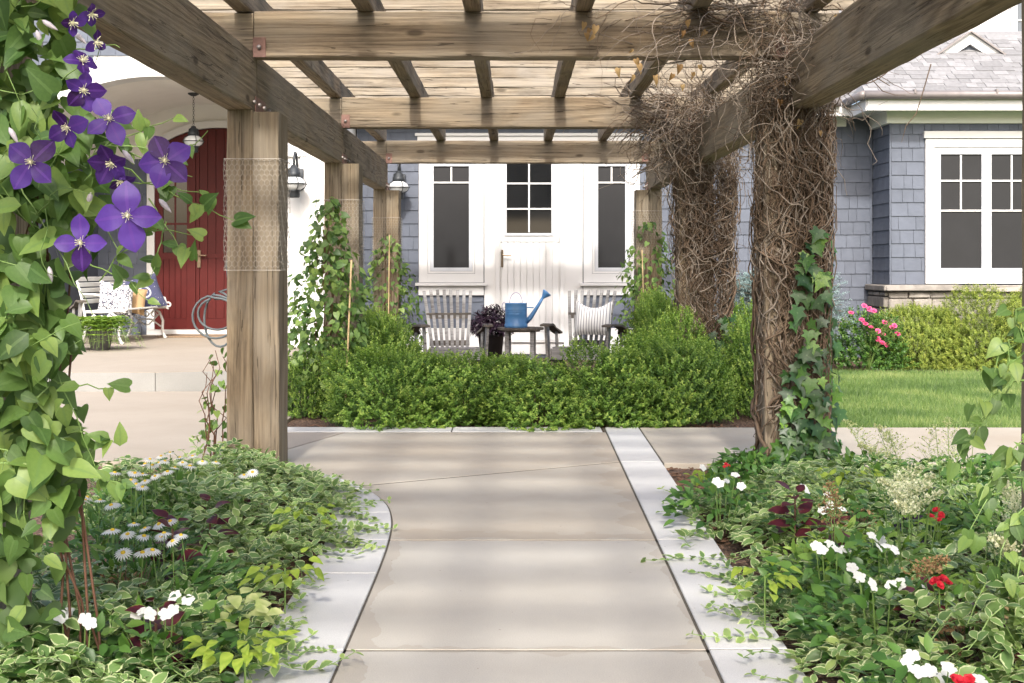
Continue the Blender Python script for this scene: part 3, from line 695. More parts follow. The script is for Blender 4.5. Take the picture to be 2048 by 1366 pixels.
# ---------------- leaf materials ----------------
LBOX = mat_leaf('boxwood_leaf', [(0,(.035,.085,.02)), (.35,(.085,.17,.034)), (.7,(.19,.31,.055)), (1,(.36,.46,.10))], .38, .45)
LCLEM = mat_leaf('clematis_leaf', [(0,(.055,.115,.03)), (.5,(.13,.225,.055)), (1,(.25,.35,.09))], .42, .42, None, True, (.15,.25,.08))
LCLEMB = mat_leaf('clematis_leaf_mass', [(0,(.05,.10,.03)), (.5,(.115,.20,.055)), (1,(.22,.32,.09))], .42, .45)
LIVY = mat_leaf('ivy_leaf', [(0,(.018,.05,.016)), (.6,(.04,.10,.026)), (.9,(.09,.19,.035)), (1,(.17,.29,.05))], .22, .35, None, True, (.12,.2,.08))
LVIN = mat_leaf('variegated_vinca_leaf', [(0,(.08,.15,.045)), (.55,(.165,.265,.08)), (1,(.30,.39,.12))], .3, .35, ((.50,.55,.30), .76))
LGRN = mat_leaf('bedding_leaf', [(0,(.03,.08,.018)), (.6,(.065,.15,.028)), (1,(.14,.24,.045))], .3, .4)
LLIME = mat_leaf('lime_leaf', [(0,(.20,.31,.035)), (1,(.36,.45,.07))], .45, .45)
LMAR = mat_leaf('maroon_coleus_leaf', [(0,(.035,.006,.010)), (1,(.10,.012,.02))], .25, .45, ((.25,.33,.05), .93))
LPUR = mat_leaf('dark_purple_leaf', [(0,(.012,.006,.012)), (1,(.045,.02,.04))], .2, .4)
LYEW = mat_leaf('yew_needle', [(0,(.07,.12,.025)), (.5,(.19,.26,.045)), (1,(.40,.45,.09))], .3, .5)
LSPR = mat_leaf('blue_spruce_needle', [(0,(.09,.14,.135)), (.6,(.22,.31,.315)), (1,(.40,.49,.50))], .2, .55)
LGRS = mat_leaf('grass_blade', [(0,(.055,.11,.024)), (.6,(.125,.205,.048)), (1,(.27,.32,.11))], .35, .5)
LDRY = mat_leaf('dry_leaf', [(0,(.22,.12,.045)), (1,(.48,.33,.16))], .35, .7, None, True)
LFERN = mat_leaf('fern_frond', [(0,(.09,.19,.03)), (1,(.28,.40,.07))], .4, .5)
PETW = mat_leaf('white_petal', [(0,(.64,.64,.63)), (1,(.74,.74,.72))], .3, .6)
PETR = mat_leaf('red_petal', [(0,(.45,.008,.02)), (1,(.62,.02,.04))], .3, .5)
PETK = mat_leaf('pink_petal', [(0,(.62,.03,.16)), (1,(.85,.16,.34))], .3, .5)
PETP = mat_leaf('purple_petal', [(0,(.034,.006,.075)), (.5,(.066,.022,.21)), (1,(.10,.042,.30))], .35, .5, None, True, (.13,.045,.30))
PETC = mat_leaf('cream_plume', [(0,(.58,.58,.38)), (1,(.78,.77,.60))], .4, .7)
YEL = mat_plain('yellow_disc', (.62,.42,.03), .8, .2, 60)
STAM = mat_plain('cream_stamen', (.70,.68,.48), .7, .1, 40)
STEMG = mat_plain('green_stem', (.15,.24,.06), .6, .2, 10)
STEMR = mat_plain('red_brown_stem', (.115,.055,.032), .7, .25, 10)
BARK = mat_plain('dead_vine_bark', (.125,.088,.06), .9, .4, 9, 0, .002, 80, .2)
BARKG = mat_plain('grey_dead_twig', (.215,.178,.142), .9, .35, 7, 0, .002, 80, .2)
TWIG = mat_plain('shrub_twig', (.10,.07,.045), .9, .3, 9)
BAMB = mat_plain('bamboo_cane', (.42,.31,.16), .6, .2, 8)

# ---------------- shrubs ----------------
def sprigs(P, D, n, L, spread, size, jit=.25):
    """leaves set spirally along short shoots"""
    m = len(P); k = np.arange(n)/(n-1)
    a = RNG.uniform(0, 6.28, (m,1))+np.arange(n)[None,:]*2.4
    D = unit(D); up = np.where(np.abs(D[:,2:3]) < .9, np.array([[0,0,1.]]), np.array([[1.,0,0]])); X = unit(np.cross(D, up)); Y = np.cross(D, X)
    Ls = L*RNG.uniform(.6,1.3,(m,1))
    pos = P[:,None,:]+D[:,None,:]*(Ls*k[None,:])[:,:,None]
    side = np.cos(a)[:,:,None]*X[:,None,:]+np.sin(a)[:,:,None]*Y[:,None,:]
    dr = side*spread+D[:,None,:]*(.45+.5*k[None,:,None])+RNG.normal(0,jit,(m,n,3))
    nr = D[:,None,:]*1.0-side*.4+RNG.normal(0,.35,(m,n,3))+np.array([0,0,.4])
    tip = np.repeat(k[None,:], m, 0)
    return pos.reshape(-1,3), dr.reshape(-1,3), nr.reshape(-1,3), (size*RNG.uniform(.7,1.25,(m,n))*(1-.25*k[None,:]**3)).ravel(), tip.ravel()
def lumpy(dirs, seed, amp):
    r = np.random.default_rng(seed); f = r.normal(0,1,(9,3))*2.6; p = r.uniform(0,6.28,9)
    return 1+amp*np.sin(dirs@f.T+p).sum(1)/4.5
def shrub_mesh_arrays(rx, ry, h, nspr, nleaf, L, size, seed, amp=.2, floor=.0, spread=.8, tmid=.35):
    d = unit(RNG.normal(0,1,(nspr*2,3))); d[:,2] = np.abs(d[:,2])*1.0-.12; d = unit(d)[:nspr]
    rad = lumpy(d, seed, amp)*np.where(RNG.random(nspr) < .65, RNG.uniform(.86,1.0,nspr), RNG.uniform(.45,.9,nspr))
    P = np.c_[d[:,0]*rx*rad, d[:,1]*ry*rad, .06+np.clip(d[:,2],-.06,1)*(h-.06)*rad+0*rad]
    P[:,2] = np.maximum(P[:,2], .03)
    D = d*np.array([1,1,.75])+np.array([0,0,.55])+RNG.normal(0,.3,(nspr,3))
    pos, dr, nr, sz, tip = sprigs(P, D, nleaf, L, spread, size)
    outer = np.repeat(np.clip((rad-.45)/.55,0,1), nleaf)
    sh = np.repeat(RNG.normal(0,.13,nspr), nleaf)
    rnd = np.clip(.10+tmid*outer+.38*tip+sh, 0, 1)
    return pos, dr, nr, sz, rnd
def stems_mesh(rx, ry, h, n, r0=.008):
    mb = MB()
    for _ in range(n):
        a = random.uniform(0,6.28); t = random.uniform(.3,.85); e = np.array([rx*t*math.cos(a), ry*t*math.sin(a), h*random.uniform(.5,.85)])
        P = [np.array([e[0]*.12, e[1]*.12, -.03])+(e-np.array([0,0,0]))*s*np.array([s**.3,s**.3,1]) for s in np.linspace(0,1,6)]
        mb.tube(P, np.linspace(r0,.002,6), 4, False)
    return mesh('stems', mb.v, mb.f, TWIG)
box_me = []
for k in range(4):
    A = shrub_mesh_arrays(.56, .52, .60, 2100, 12, .085, .024, 20+k, .34)
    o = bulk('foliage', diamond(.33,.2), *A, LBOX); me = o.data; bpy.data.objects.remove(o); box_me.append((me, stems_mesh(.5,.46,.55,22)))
def place_shrub(name, label, cat, group, me, st, x, y, sx, sy, sz, rz=None):
    t = thing(name, label, cat, (x,y,-.03), random.uniform(0,6.28) if rz is None else rz, group); S = Matrix.Diagonal((sx,sy,sz,1))
    place('foliage', me, S, t, local=True); place('stems', st, S, t, local=True); return t
HEDGE = 'boxwood shrubs of the low hedge round the seating area'
for i, (x, y, r_, h, lb) in enumerate(((-.90,10.2,1,.56,'clipped boxwood at the front of the hedge next to the tall leafy climber'),(-.42,10.2,1,.48,'clipped boxwood at the front of the hedge below the bare garden chair'),(.18,10.22,1,.45,'clipped boxwood at the front of the hedge below the watering can'),(.76,10.2,1.02,.54,'clipped boxwood at the front of the hedge below the cushioned chair'),(1.22,10.3,.95,.66,'clipped boxwood at the front of the hedge beside the dead vine post'),(-.1,10.45,.8,.44,'small boxwood behind the front row, below the purple potted plant'),
        (1.35,11.1,.8,.74,'tall boxwood touching the dead vine post on the seating side'),(1.5,12.2,.75,.80,'second boxwood of the row running from the dead vine post to the house'),(1.55,13.3,.75,.84,'third boxwood of the row running from the dead vine post to the house'),(1.62,14.3,.7,.84,'boxwood at the foot of the slim climber right of the white door'),(-1.1,11.1,.75,.70,'boxwood in the side row just behind the tall leafy climber'),(-1.4,12.2,.72,.72,'middle boxwood of the side row behind the tall leafy climber'),(-1.46,13.3,.66,.74,'boxwood at the foot of the slim climber left of the white door'),
        (2.08,10.7,.85,.72,'green boxwood growing between the two vine covered posts'),(2.12,11.9,.8,.78,'green boxwood behind the dead vine post, beside the blue spruce'),(-1.66,10.6,.55,.5,'low pale green boxwood at the hedge end by the porch walk'))):
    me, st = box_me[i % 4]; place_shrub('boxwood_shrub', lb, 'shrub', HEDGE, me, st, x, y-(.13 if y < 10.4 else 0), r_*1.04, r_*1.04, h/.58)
ym = []
for k in range(2):
    A = shrub_mesh_arrays(.66, .6, .86, 3600, 15, .085, .034, 50+k, .22, spread=1.0, tmid=.30); o = bulk('foliage', diamond(.14,.1), *A, LYEW); ym.append(o.data); bpy.data.objects.remove(o)
yst = stems_mesh(.55,.5,.75,20)
for x, y, s_, h, lb in ((4.80,15.35,.80,.98,'yellow green spreading evergreen beside the pink rose'),(5.50,15.25,1.0,1.0,'yellow green spreading evergreen under the double window'),(6.25,15.3,1.0,1.03,'yellow green spreading evergreen beyond the double window')):
    place_shrub('spreading_yew', lb, 'shrub', 'yellow green evergreens along the bay', ym[0 if x < 5 else 1], yst, x, y, s_, s_*.95, h)
# blue spruce: tiers of boughs
sp = thing('blue_spruce', 'dwarf blue spruce growing against the shingled wall', 'spruce', (3.3,15.9,-.03))
Pp, Dd = [], []
tw = MB()
for _ in range(520):
    a = random.uniform(0,6.28); zz = random.random()**.8; rr = 1.0*(1-zz*.38)*random.uniform(.5,1.05); z0 = .1+zz*.92
    e = np.array([3.3+math.cos(a)*rr, 15.9+math.sin(a)*rr*.75, z0+.06]); b0 = np.array([3.3+.1*math.cos(a), 15.9+.1*math.sin(a), z0-.05])
    tw.tube([b0,(b0+e)/2,e], [.008,.006,.003], 3, False); out = unit(e-b0)
    for t in np.linspace(.45,1,5):
        for _q in range(2): Pp.append(b0+(e-b0)*t+rv()*.02); Dd.append(out*.8+rv()*.45+np.array([0,0,.25]))
pos, dr, nr, sz, tip = sprigs(np.array(Pp), np.array(Dd), 13, .09, 1.1, .036)
bulk('foliage', diamond(.13,.1), pos, dr, nr, sz, np.clip(.25+.5*tip+RNG.normal(0,.12,len(tip)),0,1), LSPR, sp); tw.build('branches', TWIG, sp)

# rose
def petal_flower(n, w_, rad, cup=.3, mat=PETW, layers=1, name='flower'):
    V, F, E, at_ = [], [], [], []
    for l in range(layers):
        tm = ovate(w_, 6, .12, .1, .62, .12, .08)
        for k in range(n):
            a = 2*math.pi*(k+.5*l)/n+random.gauss(0,.08); s = rad*(1-.32*l)*random.uniform(.9,1.08); el = cup*(.5+.9*l)
            M = Matrix.Rotation(a, 3, 'Z') @ Matrix.Rotation(el, 3, 'X'); off = len(V)
            for v in tm[0]: V.append(tuple(M @ Vector(v*s)))
            F += [tuple(i+off for i in f) for f in tm[1]]; at_ += [(random.random(), e, 0, 1) for e in tm[2]]
    return mesh(name, V, F, mat, True, at_)
rose_fl = [petal_flower(6, .45, .036, .6, PETK, 3) for _ in range(2)]
rs = thing('rose_bush', 'small rose bush with pink flowers on the mulch by the bay', 'rose bush', (4.08,14.95,-.03))
A = shrub_mesh_arrays(.42,.36,.60,620,9,.09,.036,77,.3); A = (A[0]+np.array([4.08,14.95,0]),)+A[1:]; bulk('foliage', diamond(.36,.2), *A, LGRN, rs)
mb = MB()
for _ in range(12):
    a = random.uniform(0,6.28); e = np.array([4.08+.3*math.cos(a),14.95+.28*math.sin(a),random.uniform(.4,.7)]); mb.tube([(4.08,14.95,-.03),(4.08+.1*math.cos(a),14.95+.1*math.sin(a),.25),e], [.007,.005,.003], 4, False)
mb.build('stems', STEMG, rs)
for px, py in ((1703,626),(1725,612),(1738,618),(1745,622),(1735,648),(1745,655),(1758,662),(1770,645),(1783,655),(1792,668),(1765,670),(1752,678),(1775,690),(1768,686),(1790,652),(1722,640)):
    p = at(px+random.uniform(-4,4), py, 14.7+random.uniform(-.15,.15)); M = Matrix.Translation(p) @ Matrix.Rotation(R(random.uniform(20,75)), 4, 'X') @ Matrix.Rotation(random.uniform(0,6), 4, 'Z'); place('flower', random.choice(rose_fl), M, rs)

# lawn grass
n = 100000; gx = RNG.uniform(1.9,6.6,n); gy = 9.64+RNG.random(n)**1.0*5.2
edge = np.interp(gx, [1.9,2.6,3.4,5.6,9.5], [13,13.6,14.85,14.5,14.2]); k = (gy < edge+RNG.normal(0,.04,n)) & (gx > 1.95+.0*gy+RNG.normal(0,.05,n)); gx, gy = gx[k], gy[k]; n = len(gx)
lean = RNG.normal(0,.55,(n,3)); lean[:,2] = 1; _f = RNG.normal(0,4.5,(14,2)); _p = RNG.uniform(0,6.28,14); patch = .55+.075*np.sin(np.c_[gx,gy]@_f.T+_p).sum(1)
tri = (np.array([(-.055,0,0),(.055,0,0),(0.03,1,-.25)]), [(0,1,2)], np.array([0,0,1.]))
o = bulk('grass', tri, np.c_[gx,gy,np.full(n,-.03)], lean, np.c_[RNG.normal(0,.4,n),-np.ones(n),np.full(n,.4)], RNG.uniform(.045,.085,n), np.clip(patch*.8+RNG.normal(0,.17,n),0,1), LGRS)
tag(o, 'mown green lawn grass between the cross path and the mulch', 'grass', kind='stuff')

# ---------------- climbing plants ----------------
clem_t = [leafmesh('leaf', heart(random.uniform(.36,.46), random.uniform(.1,.35), random.uniform(.1,.45)), LCLEM) for _ in range(6)]+[leafmesh('leaf', ovate(.31, 5, .25, random.uniform(.15,.4), .36), LCLEM) for _ in range(3)]
ivy_t = [leafmesh('leaf', lobed(.5, random.uniform(.05,.25), random.uniform(.05,.3)), LIVY) for _ in range(5)]
def leaf_objs(t, tms, P, D, Nn, S):
    for p, d, n_, s in zip(P, D, Nn, S): place('leaf', random.choice(tms), frame(p, d, n_, s), t)
def wander(p, d, n, step, wob, grav=0.0):
    P = [np.array(p, float)]; d = np.array(d, float)
    for _ in range(n): d = unit(d+rv()*wob+np.array([0,0,-grav])); P.append(P[-1]+d*step)
    return np.array(P)
# big clematis on the near left post
cl_ = thing('clematis_vine', 'large leafy clematis with big purple flowers climbing the near post', 'clematis', (-1.5,3.6,-.03))
zk = [0,.25,.56,.69,.83,1.1,1.31,1.45,1.6,1.75,2.1]; xk = [-1.18,-1.20,-1.20,-1.16,-1.22,-1.22,-1.13,-1.10,-1.13,-1.20,-1.20]
P, D, Nn, S = [], [], [], []
while len(P) < 760:
    z = random.uniform(.02,2.05); xm = float(np.interp(z, zk, xk)); x = xm-abs(random.gauss(0,.22))+random.gauss(0,.02)
    dens = 1.0 if z > .55 else .32
    if random.random() > dens or x < -1.75: continue
    y = max(3.40, 3.53+random.gauss(0,.06)-(.05 if x > -1.3 else 0))
    if x < -1.33: y = min(y, 3.53)
    P.append((x,y,z)); D.append((random.gauss(.15,.6), random.gauss(-.25,.35), random.gauss(-.55,.45))); Nn.append((random.gauss(.1,.4), -.9, random.gauss(.55,.35))); S.append(random.choice((.05,.06,.07,.08,.09,.105)))
o_ = np.argsort([p[1]-.05*s for p, s in zip(P, S)]); vis = [i for i in o_ if P[i][0] > -1.52][:285]; rest = [i for i in range(len(P)) if i not in set(vis)]
# trailing shoots with leaves out over the view of the porch
shoots = MB(); extra = []
for (x0,y0,x1,y1) in ((180,260,385,355),(150,420,400,470),(230,330,470,440),(180,300,345,235),(150,520,300,600),(200,380,420,395),(100,760,260,775),(140,860,245,890),(150,920,240,965),(60,560,-20,700),(200,560,310,440),(300,400,395,520),(330,440,300,560),(300,330,420,260),(60,600,200,960),(30,350,190,640),(120,100,240,95)):
    a, b_ = np.array(at(x0,y0,3.48)), np.array(at(x1,y1,3.42+random.uniform(-.08,.08))); m = (a+b_)/2+np.array([0,0,random.uniform(-.04,.07)])
    t = np.linspace(0,1,9)[:,None]; Q = (1-t)**2*a+2*t*(1-t)*m+t*t*b_+np.array([rv()*.004 for _ in range(9)]); shoots.tube(Q, np.linspace(.0024,.0011,9), 4, False)
    for k in (3,5,6,8):
        for s_ in (-1,1):
            if random.random() < .62: extra.append((Q[k], (random.gauss(0,.5),-.25,s_*.5+random.gauss(-.2,.3)), (random.gauss(0,.4),-.8,.6), random.uniform(.03,.062)))
for _ in range(40):
    z = random.uniform(.6,1.9); x = float(np.interp(z, zk, xk))-random.uniform(.02,.3); Q = wander((x,3.44,z), (random.gauss(.1,.7),-.1,random.gauss(0,.8)), 8, .03, .35, .03); shoots.tube(Q, np.linspace(.002,.001,9), 3, False)
shoots.build('tendrils', STEMG, cl_)
leaf_objs(cl_, clem_t, [P[i] for i in vis], [D[i] for i in vis], [Nn[i] for i in vis], [S[i] for i in vis])
for p, d, n_, s in extra[:70]: place('leaf', random.choice(clem_t), frame(p, d, n_, s), cl_)
bulk('leaf_mass', heart(.42,.2,.3), [P[i] for i in rest], [D[i] for i in rest], [Nn[i] for i in rest], [S[i] for i in rest], RNG.random(len(rest)), LCLEMB, cl_, 'stuff')
st = MB()
for x0, x1 in ((150,95),(175,110),(205,150),(212,130),(140,120),(195,85)):
    a = np.array(at(x0,1400,3.6)); b_ = np.array(at(x1,860,3.55)); b2 = np.array(at(x1-50,200,3.62)); Q = [a+(b_-a)*t+rv()*.008 for t in np.linspace(0,1,7)]+[b_+(b2-b_)*t+rv()*.012 for t in np.linspace(.1,1,9)]
    st.tube(Q, np.linspace(.0042,.0025,16), 6, False)
st.build('stem', STEMR, cl_, True)
pet = [mesh('petal', V*1.0, F, PETP, True, [(random.random(), e, 0, 1) for e in E]) for V, F, E in (ovate(.37,7,.2,.12,.55,.18,.05), ovate(.40,7,.12,.22,.52,-.2,.05), ovate(.33,7,.3,-.05,.55,.25,.05))]
sm = MB()
for k in range(34):
    a = random.uniform(0,6.28); e = random.uniform(.15,1.3); L = random.uniform(.012,.02); dd = np.array([math.cos(a)*math.cos(e), math.sin(a)*math.cos(e), math.sin(e)]); sm.tube([dd*.001, dd*L*.6, dd*L+np.array([0,0,.001])], [.0007,.0006,.0009], 3, False)
sm.lathe([(.004,0),(.005,.003),(.003,.007),(0,.008)], 8)
stam_me = mesh('flower', sm.v, sm.f, STAM)
def clem_flower(px, py, r_, d, nx, nz, np_=4, roll=None, dark=False):
    d -= .10; p = at(px, py, d); s = 1.12*r_*d/FPX; nrm = Vector((nx,-1,nz)).normalized(); x = Vector((0,0,1)).cross(nrm).normalized(); y = nrm.cross(x)
    M = Matrix(((x.x,y.x,nrm.x,p[0]),(x.y,y.y,nrm.y,p[1]),(x.z,y.z,nrm.z,p[2]),(0,0,0,1)))
    f = place('flower', stam_me, M, cl_); roll = random.uniform(0,6) if roll is None else roll
    for k in range(np_):
        Mp = Matrix.Rotation(roll+k*2*math.pi/np_+random.gauss(0,.09), 4, 'Z') @ Matrix.Translation((0,0,-.001-.0012*(k % 3))) @ Matrix.Rotation(random.uniform(-.15,.22)+(.3 if dark else 0), 4, 'X') @ Matrix.Scale(s*random.uniform(.92,1.1), 4)
        place('petal', random.choice(pet), Mp, f, local=True)
for a in ((62,325,52,3.36,.05,.15,4,.8),(135,255,40,3.38,-.3,-.35,4,.3,True),(218,238,50,3.36,.2,.25,4,.5),(168,180,38,3.4,.3,-.3,5,1.0,True),(165,122,34,3.42,.9,.8,4,0),(222,326,42,3.37,.1,-.5,5,.2,True),(330,322,50,3.33,.1,.1,5,.3),(255,432,62,3.33,.15,.1,4,.1),(162,486,52,3.34,-.05,.1,4,.05),(182,28,26,3.42,1.4,-.9,4,.4,True),(145,45,24,3.44,.9,-.6,4,.2,True),(192,85,24,3.42,1.6,-.6,3,.2,True),(242,362,26,3.38,.5,-1.2,4,.4,True)): clem_flower(*a)
# buds
bud = MB(); bud.lathe([(.001,0),(.006,.008),(.0075,.02),(.005,.035),(.0005,.047)], 8); budm = mesh('bud', bud.v, bud.f, mat_plain('pale_bud', (.50,.46,.50), .6, .2, 20), True)
for px, py in ((84,40),(73,60),(145,62),(18,255),(245,300),(318,398),(182,385),(98,533),(85,538)):
    place('bud', budm, Matrix.Translation(at(px,py,3.38)) @ Matrix.Rotation(random.uniform(2.2,3.6), 4, (.2,1,.2)), cl_)
# climber on the near right post
cr_ = thing('climbing_vine', 'dark leafy climber hanging on the near post above the cream plumes', 'vine', (1.62,3.7,-.03))
P, D, Nn, S = [], [], [], []; sh = MB()
for (x0,y0,x1,y1) in ((2060,600,2010,760),(2060,640,1975,800),(2060,680,1945,870),(2050,760,1905,925),(2060,860,1960,1010),(2060,930,1930,1080),(2055,1010,1990,1170),(2060,1120,1975,1290),(2055,1200,1990,1366)):
    a, b_ = np.array(at(x0,y0,3.6)), np.array(at(x1,y1,3.55)); Q = [a+(b_-a)*t+rv()*.01+np.array([0,0,.03*math.sin(t*3)]) for t in np.linspace(0,1,9)]; sh.tube(Q, np.linspace(.003,.0012,9), 4, False)
    for q in Q[1:]:
        for _ in range(2):
            if random.random() < .62: P.append(q+rv()*.012); D.append((random.gauss(-.2,.5),-.3,random.gauss(-.6,.4))); Nn.append((random.gauss(0,.5),-.8,.6)); S.append(random.uniform(.035,.062))
leaf_objs(cr_, clem_t, P, D, Nn, S); sh.build('stem', STEMG, cr_)
# climbers on the further posts
def column(cx, cy, prof, n, size):
    zs = [p[0] for p in prof]; rs_ = [p[1] for p in prof]; ws = np.array(rs_); P, D, Nn, S = [], [], [], []
    while len(P) < n:
        z = random.uniform(zs[0], zs[-1]); r_ = float(np.interp(z, zs, rs_))
        if random.random() > r_/max(rs_)*1.0+.1: continue
        a = random.uniform(0, 2*math.pi); q = r_*random.choice((random.uniform(.5,1.05), random.uniform(.8,1.3)))
        o = np.array([math.cos(a), math.sin(a), 0]); P.append(np.array([cx,cy,z])+o*q); D.append(o*.6+np.array([0,0,-.55])+rv()*.4); Nn.append(o*.8+np.array([0,-.25,.6])+rv()*.35); S.append(size*random.uniform(.65,1.25))
    return np.array(P), np.array(D), np.array(Nn), np.array(S)
def climber(name, label, cat, cx, cy, prof, n, size, nobj, tms=None, massmat=LCLEMB, cane=True, tm=None):
    t = thing(name, label, cat, (cx,cy,-.03)); P, D, Nn, S = column(cx, cy, prof, n, size)
    key = np.argsort(P[:,1]-.8*size*S/size); a, b_ = key[:nobj], key[nobj:]
    leaf_objs(t, tms or clem_t, P[a], D[a], Nn[a], S[a])
    if len(b_): bulk('leaf_mass', tm or heart(.42,.2,.3), P[b_], D[b_], Nn[b_], S[b_], RNG.random(len(b_)), massmat, t, 'stuff')
    mb = MB()
    for _ in range(9):
        z1 = prof[-1][0]*random.uniform(.7,1.0); x = cx+random.gauss(0,.06); mb.tube([(x+random.gauss(0,.03)*k/6, cy-.06+random.gauss(0,.03), -.03+z1*k/7) for k in range(8)], np.linspace(.005,.002,8), 4, False)
    mb.build('stem', STEMR, t)
    return t
climber('leafy_climber', 'tall green leafy climber covering the second post beside the hedge', 'climber', -1.54, 10.78, [(-.02,.33),(.3,.36),(.6,.34),(.95,.29),(1.25,.2),(1.5,.13),(1.75,.07)], 1450, .062, 295)
climber('leafy_climber', 'slim green climber on the far post left of the white door', 'climber', -1.46, 15.15, [(.1,.34),(.6,.34),(1.0,.27),(1.3,.15),(1.55,.08)], 620, .066, 200)
climber('leafy_climber', 'slim green climber on the far post right of the white door', 'climber', 1.58, 15.15, [(.2,.36),(.7,.33),(1.15,.30),(1.45,.18),(1.7,.07)], 620, .066, 200)
climber('leafy_climber', 'thin ivy shoot rising behind the bare post by the porch walk', 'climber', -1.76, 7.85, [(-.02,.14),(.3,.12),(.55,.07),(.75,.03)], 110, .05, 110)
for i, (a, b_, lb) in enumerate(((at(690,830,10.42), at(703,520,10.55), 'bamboo cane leaning in the tall leafy climber'), (at(777,640,14.75), at(779,470,14.8), 'bamboo cane on the far post left of the white door'), (at(1288,640,14.7), at(1284,500,14.75), 'bamboo cane on the far post right of the white door'), (G(2006,1310,.0), at(2017,1168,3.95), 'short bamboo stake in the right flower bed'))):
    a = np.array(a); b_ = np.array(b_); mb = MB(); Q = [a+(b_-a)*t for t in np.linspace(0,1,13)]; mb.tube(Q, [.0075 if k % 3 else .0088 for k in range(13)], 7); o = mb.build('bamboo_cane', BAMB, None, True); tag(o, lb, 'cane')
# ---------------- dead vines and ivy on the right posts ----------------
def post_point(cx, cy, hw, a, off):
    c, s = math.cos(a), math.sin(a); k = 1/max(abs(c), abs(s)); k = min(k, 1.22); return np.array([cx+c*(hw*k+off), cy+s*(hw*k+off), 0])
def dead_vine(name, label, cx, cy, n, ztop, seed, zlow=.0, spread_n=150, thick=.07):
    t = thing(name, label, 'dead vine', (cx,cy,-.03)); mb = MB(); mg = MB()
    for k in range(n):
        a = random.uniform(0,6.28) if random.random() < .25 else random.uniform(-math.pi*.98, .15); z = random.uniform(zlow, ztop*.85) if k > 14 else -.03; off = random.uniform(.004,thick); r0 = random.choice((.0025,.003,.004,.005,.007)) if k > 14 else random.uniform(.009,.016)
        ln_ = random.randint(9,24) if k > 14 else 40; P = []; va = random.gauss(0,.06); vz = random.choice((1,1,1,-.4))
        for q in range(ln_):
            p = post_point(cx, cy, .15, a, max(.003, off)); p[2] = z; P.append(p); va = va*.7+random.gauss(0,.10); a += va; z += vz*.055*random.uniform(.4,1.3); off = min(thick*1.3, max(.003, off+random.gauss(0,.010)))
            if z > ztop+.1 or z < -.03: break
        if len(P) > 3: (mg if random.random() < .32 else mb).tube(P, np.linspace(r0, r0*.45, len(P)), 4, False)
    for k in range(int(n*.55)):
        a = random.uniform(-math.pi*.98, .3); z = random.uniform(ztop*.42, ztop); off = random.uniform(.02,thick*1.5); P = []; va = random.gauss(0,.2)
        for q in range(random.randint(8,20)):
            p = post_point(cx, cy, .15, a, max(.003, off)); p[2] = z; P.append(p); va = va*.6+random.gauss(0,.12); a += va; z += .05*random.gauss(.75,.45); off = min(thick*1.7, max(.003, off+random.gauss(0,.014)))
        r0 = random.choice((.0025,.003,.004,.006)); (mg if random.random() < .3 else mb).tube(P, np.linspace(r0, r0*.4, len(P)), 4, False)
    mb.build('stem', BARK, t, True); mg.build('twig', BARKG, t, True); return t
d1 = dead_vine('dead_vine', 'tangle of dead brown vine stems wrapping the post beside the ivy and lawn', 1.625, 7.6, 470, 2.15, 1, .1, 150, .055)
d2 = dead_vine('dead_vine', 'tangle of dead brown vine stems wrapping the post behind the hedge', 1.67, 11.45, 560, 2.15, 2, .25, 100, .10)
def tangle(t, starts, mats=(BARKG, BARK)):
    a, b_ = MB(), MB()
    for (p, d, n_, step, wob, grav, r0) in starts: (a if random.random() < .62 else b_).tube(wander(p, d, n_, step, wob, grav), np.linspace(r0, r0*.35, n_+1), 4, False)
    a.build('twig', BARKG, t, True); b_.build('stem', BARK, t, True)
S_ = []
for _ in range(300): S_.append(((1.58+random.gauss(0,.13), 7.45+random.gauss(0,.12), random.uniform(2.05,2.72)), (random.gauss(-.35,.8), random.gauss(0,.7), random.gauss(.1,.6)), random.randint(7,17), .045, .42, .06, random.choice((.002,.003,.004))))
for _ in range(70): S_.append(((1.5-random.random()*.3, 7.48+random.gauss(0,.05), random.uniform(2.55,2.75)), (-1, random.gauss(0,.2), random.gauss(.05,.25)), random.randint(10,26), .05, .22, .02, random.choice((.003,.004,.006))))
for _ in range(26): S_.append(((random.uniform(.2,1.5), 7.45, random.uniform(2.6,2.72)), (random.gauss(-.4,.6), -.2, -.2), random.randint(5,11), .045, .4, .25, .0022))
for _ in range(28): S_.append(((1.66, 7.3-random.random()*.5, 2.45), (random.gauss(-.2,.5), -.6, random.gauss(0,.4)), random.randint(6,13), .045, .42, .08, .0025))
tangle(d1, S_)
S_ = []
for _ in range(330): S_.append(((1.56+random.gauss(0,.2), 11.25+random.gauss(0,.25), random.uniform(2.0,2.62)), (random.gauss(-.2,.9), random.gauss(-.2,.7), random.gauss(.15,.6)), random.randint(7,18), .05, .45, .07, random.choice((.003,.004,.005))))
for _ in range(80): S_.append(((1.4, 11.32, random.uniform(2.35,2.7)), (-1, random.gauss(0,.25), random.gauss(-.02,.3)), random.randint(8,20), .055, .25, .02, random.choice((.003,.004,.007))))
for _ in range(120): S_.append(((1.6+random.gauss(0,.07), 10.2+random.random()*1.2, 2.42+random.random()*.12), (random.gauss(-.3,.7), random.gauss(0,.8), random.gauss(.3,.6)), random.randint(6,14), .05, .45, .09, .0035))
tangle(d2, S_)
hang = MB(); hang.tube([at(1862,128,7.2),at(1850,170,7.2),at(1838,210,7.2),at(1832,228,7.2),at(1812,252,7.2),at(1803,285,7.2)], [.0035,.003,.003,.0028,.002,.001], 4); hang.tube([at(1745,160,7.2),at(1765,182,7.2),at(1790,190,7.2),at(1812,190,7.2)], [.003,.0025,.002,.001], 4); hang.tube([at(1745,70,7.0),at(1750,110,7.0),at(1745,150,7.0),at(1780,172,7.0)], [.006,.005,.004,.002], 4); hang.build('twig', BARK, d1)
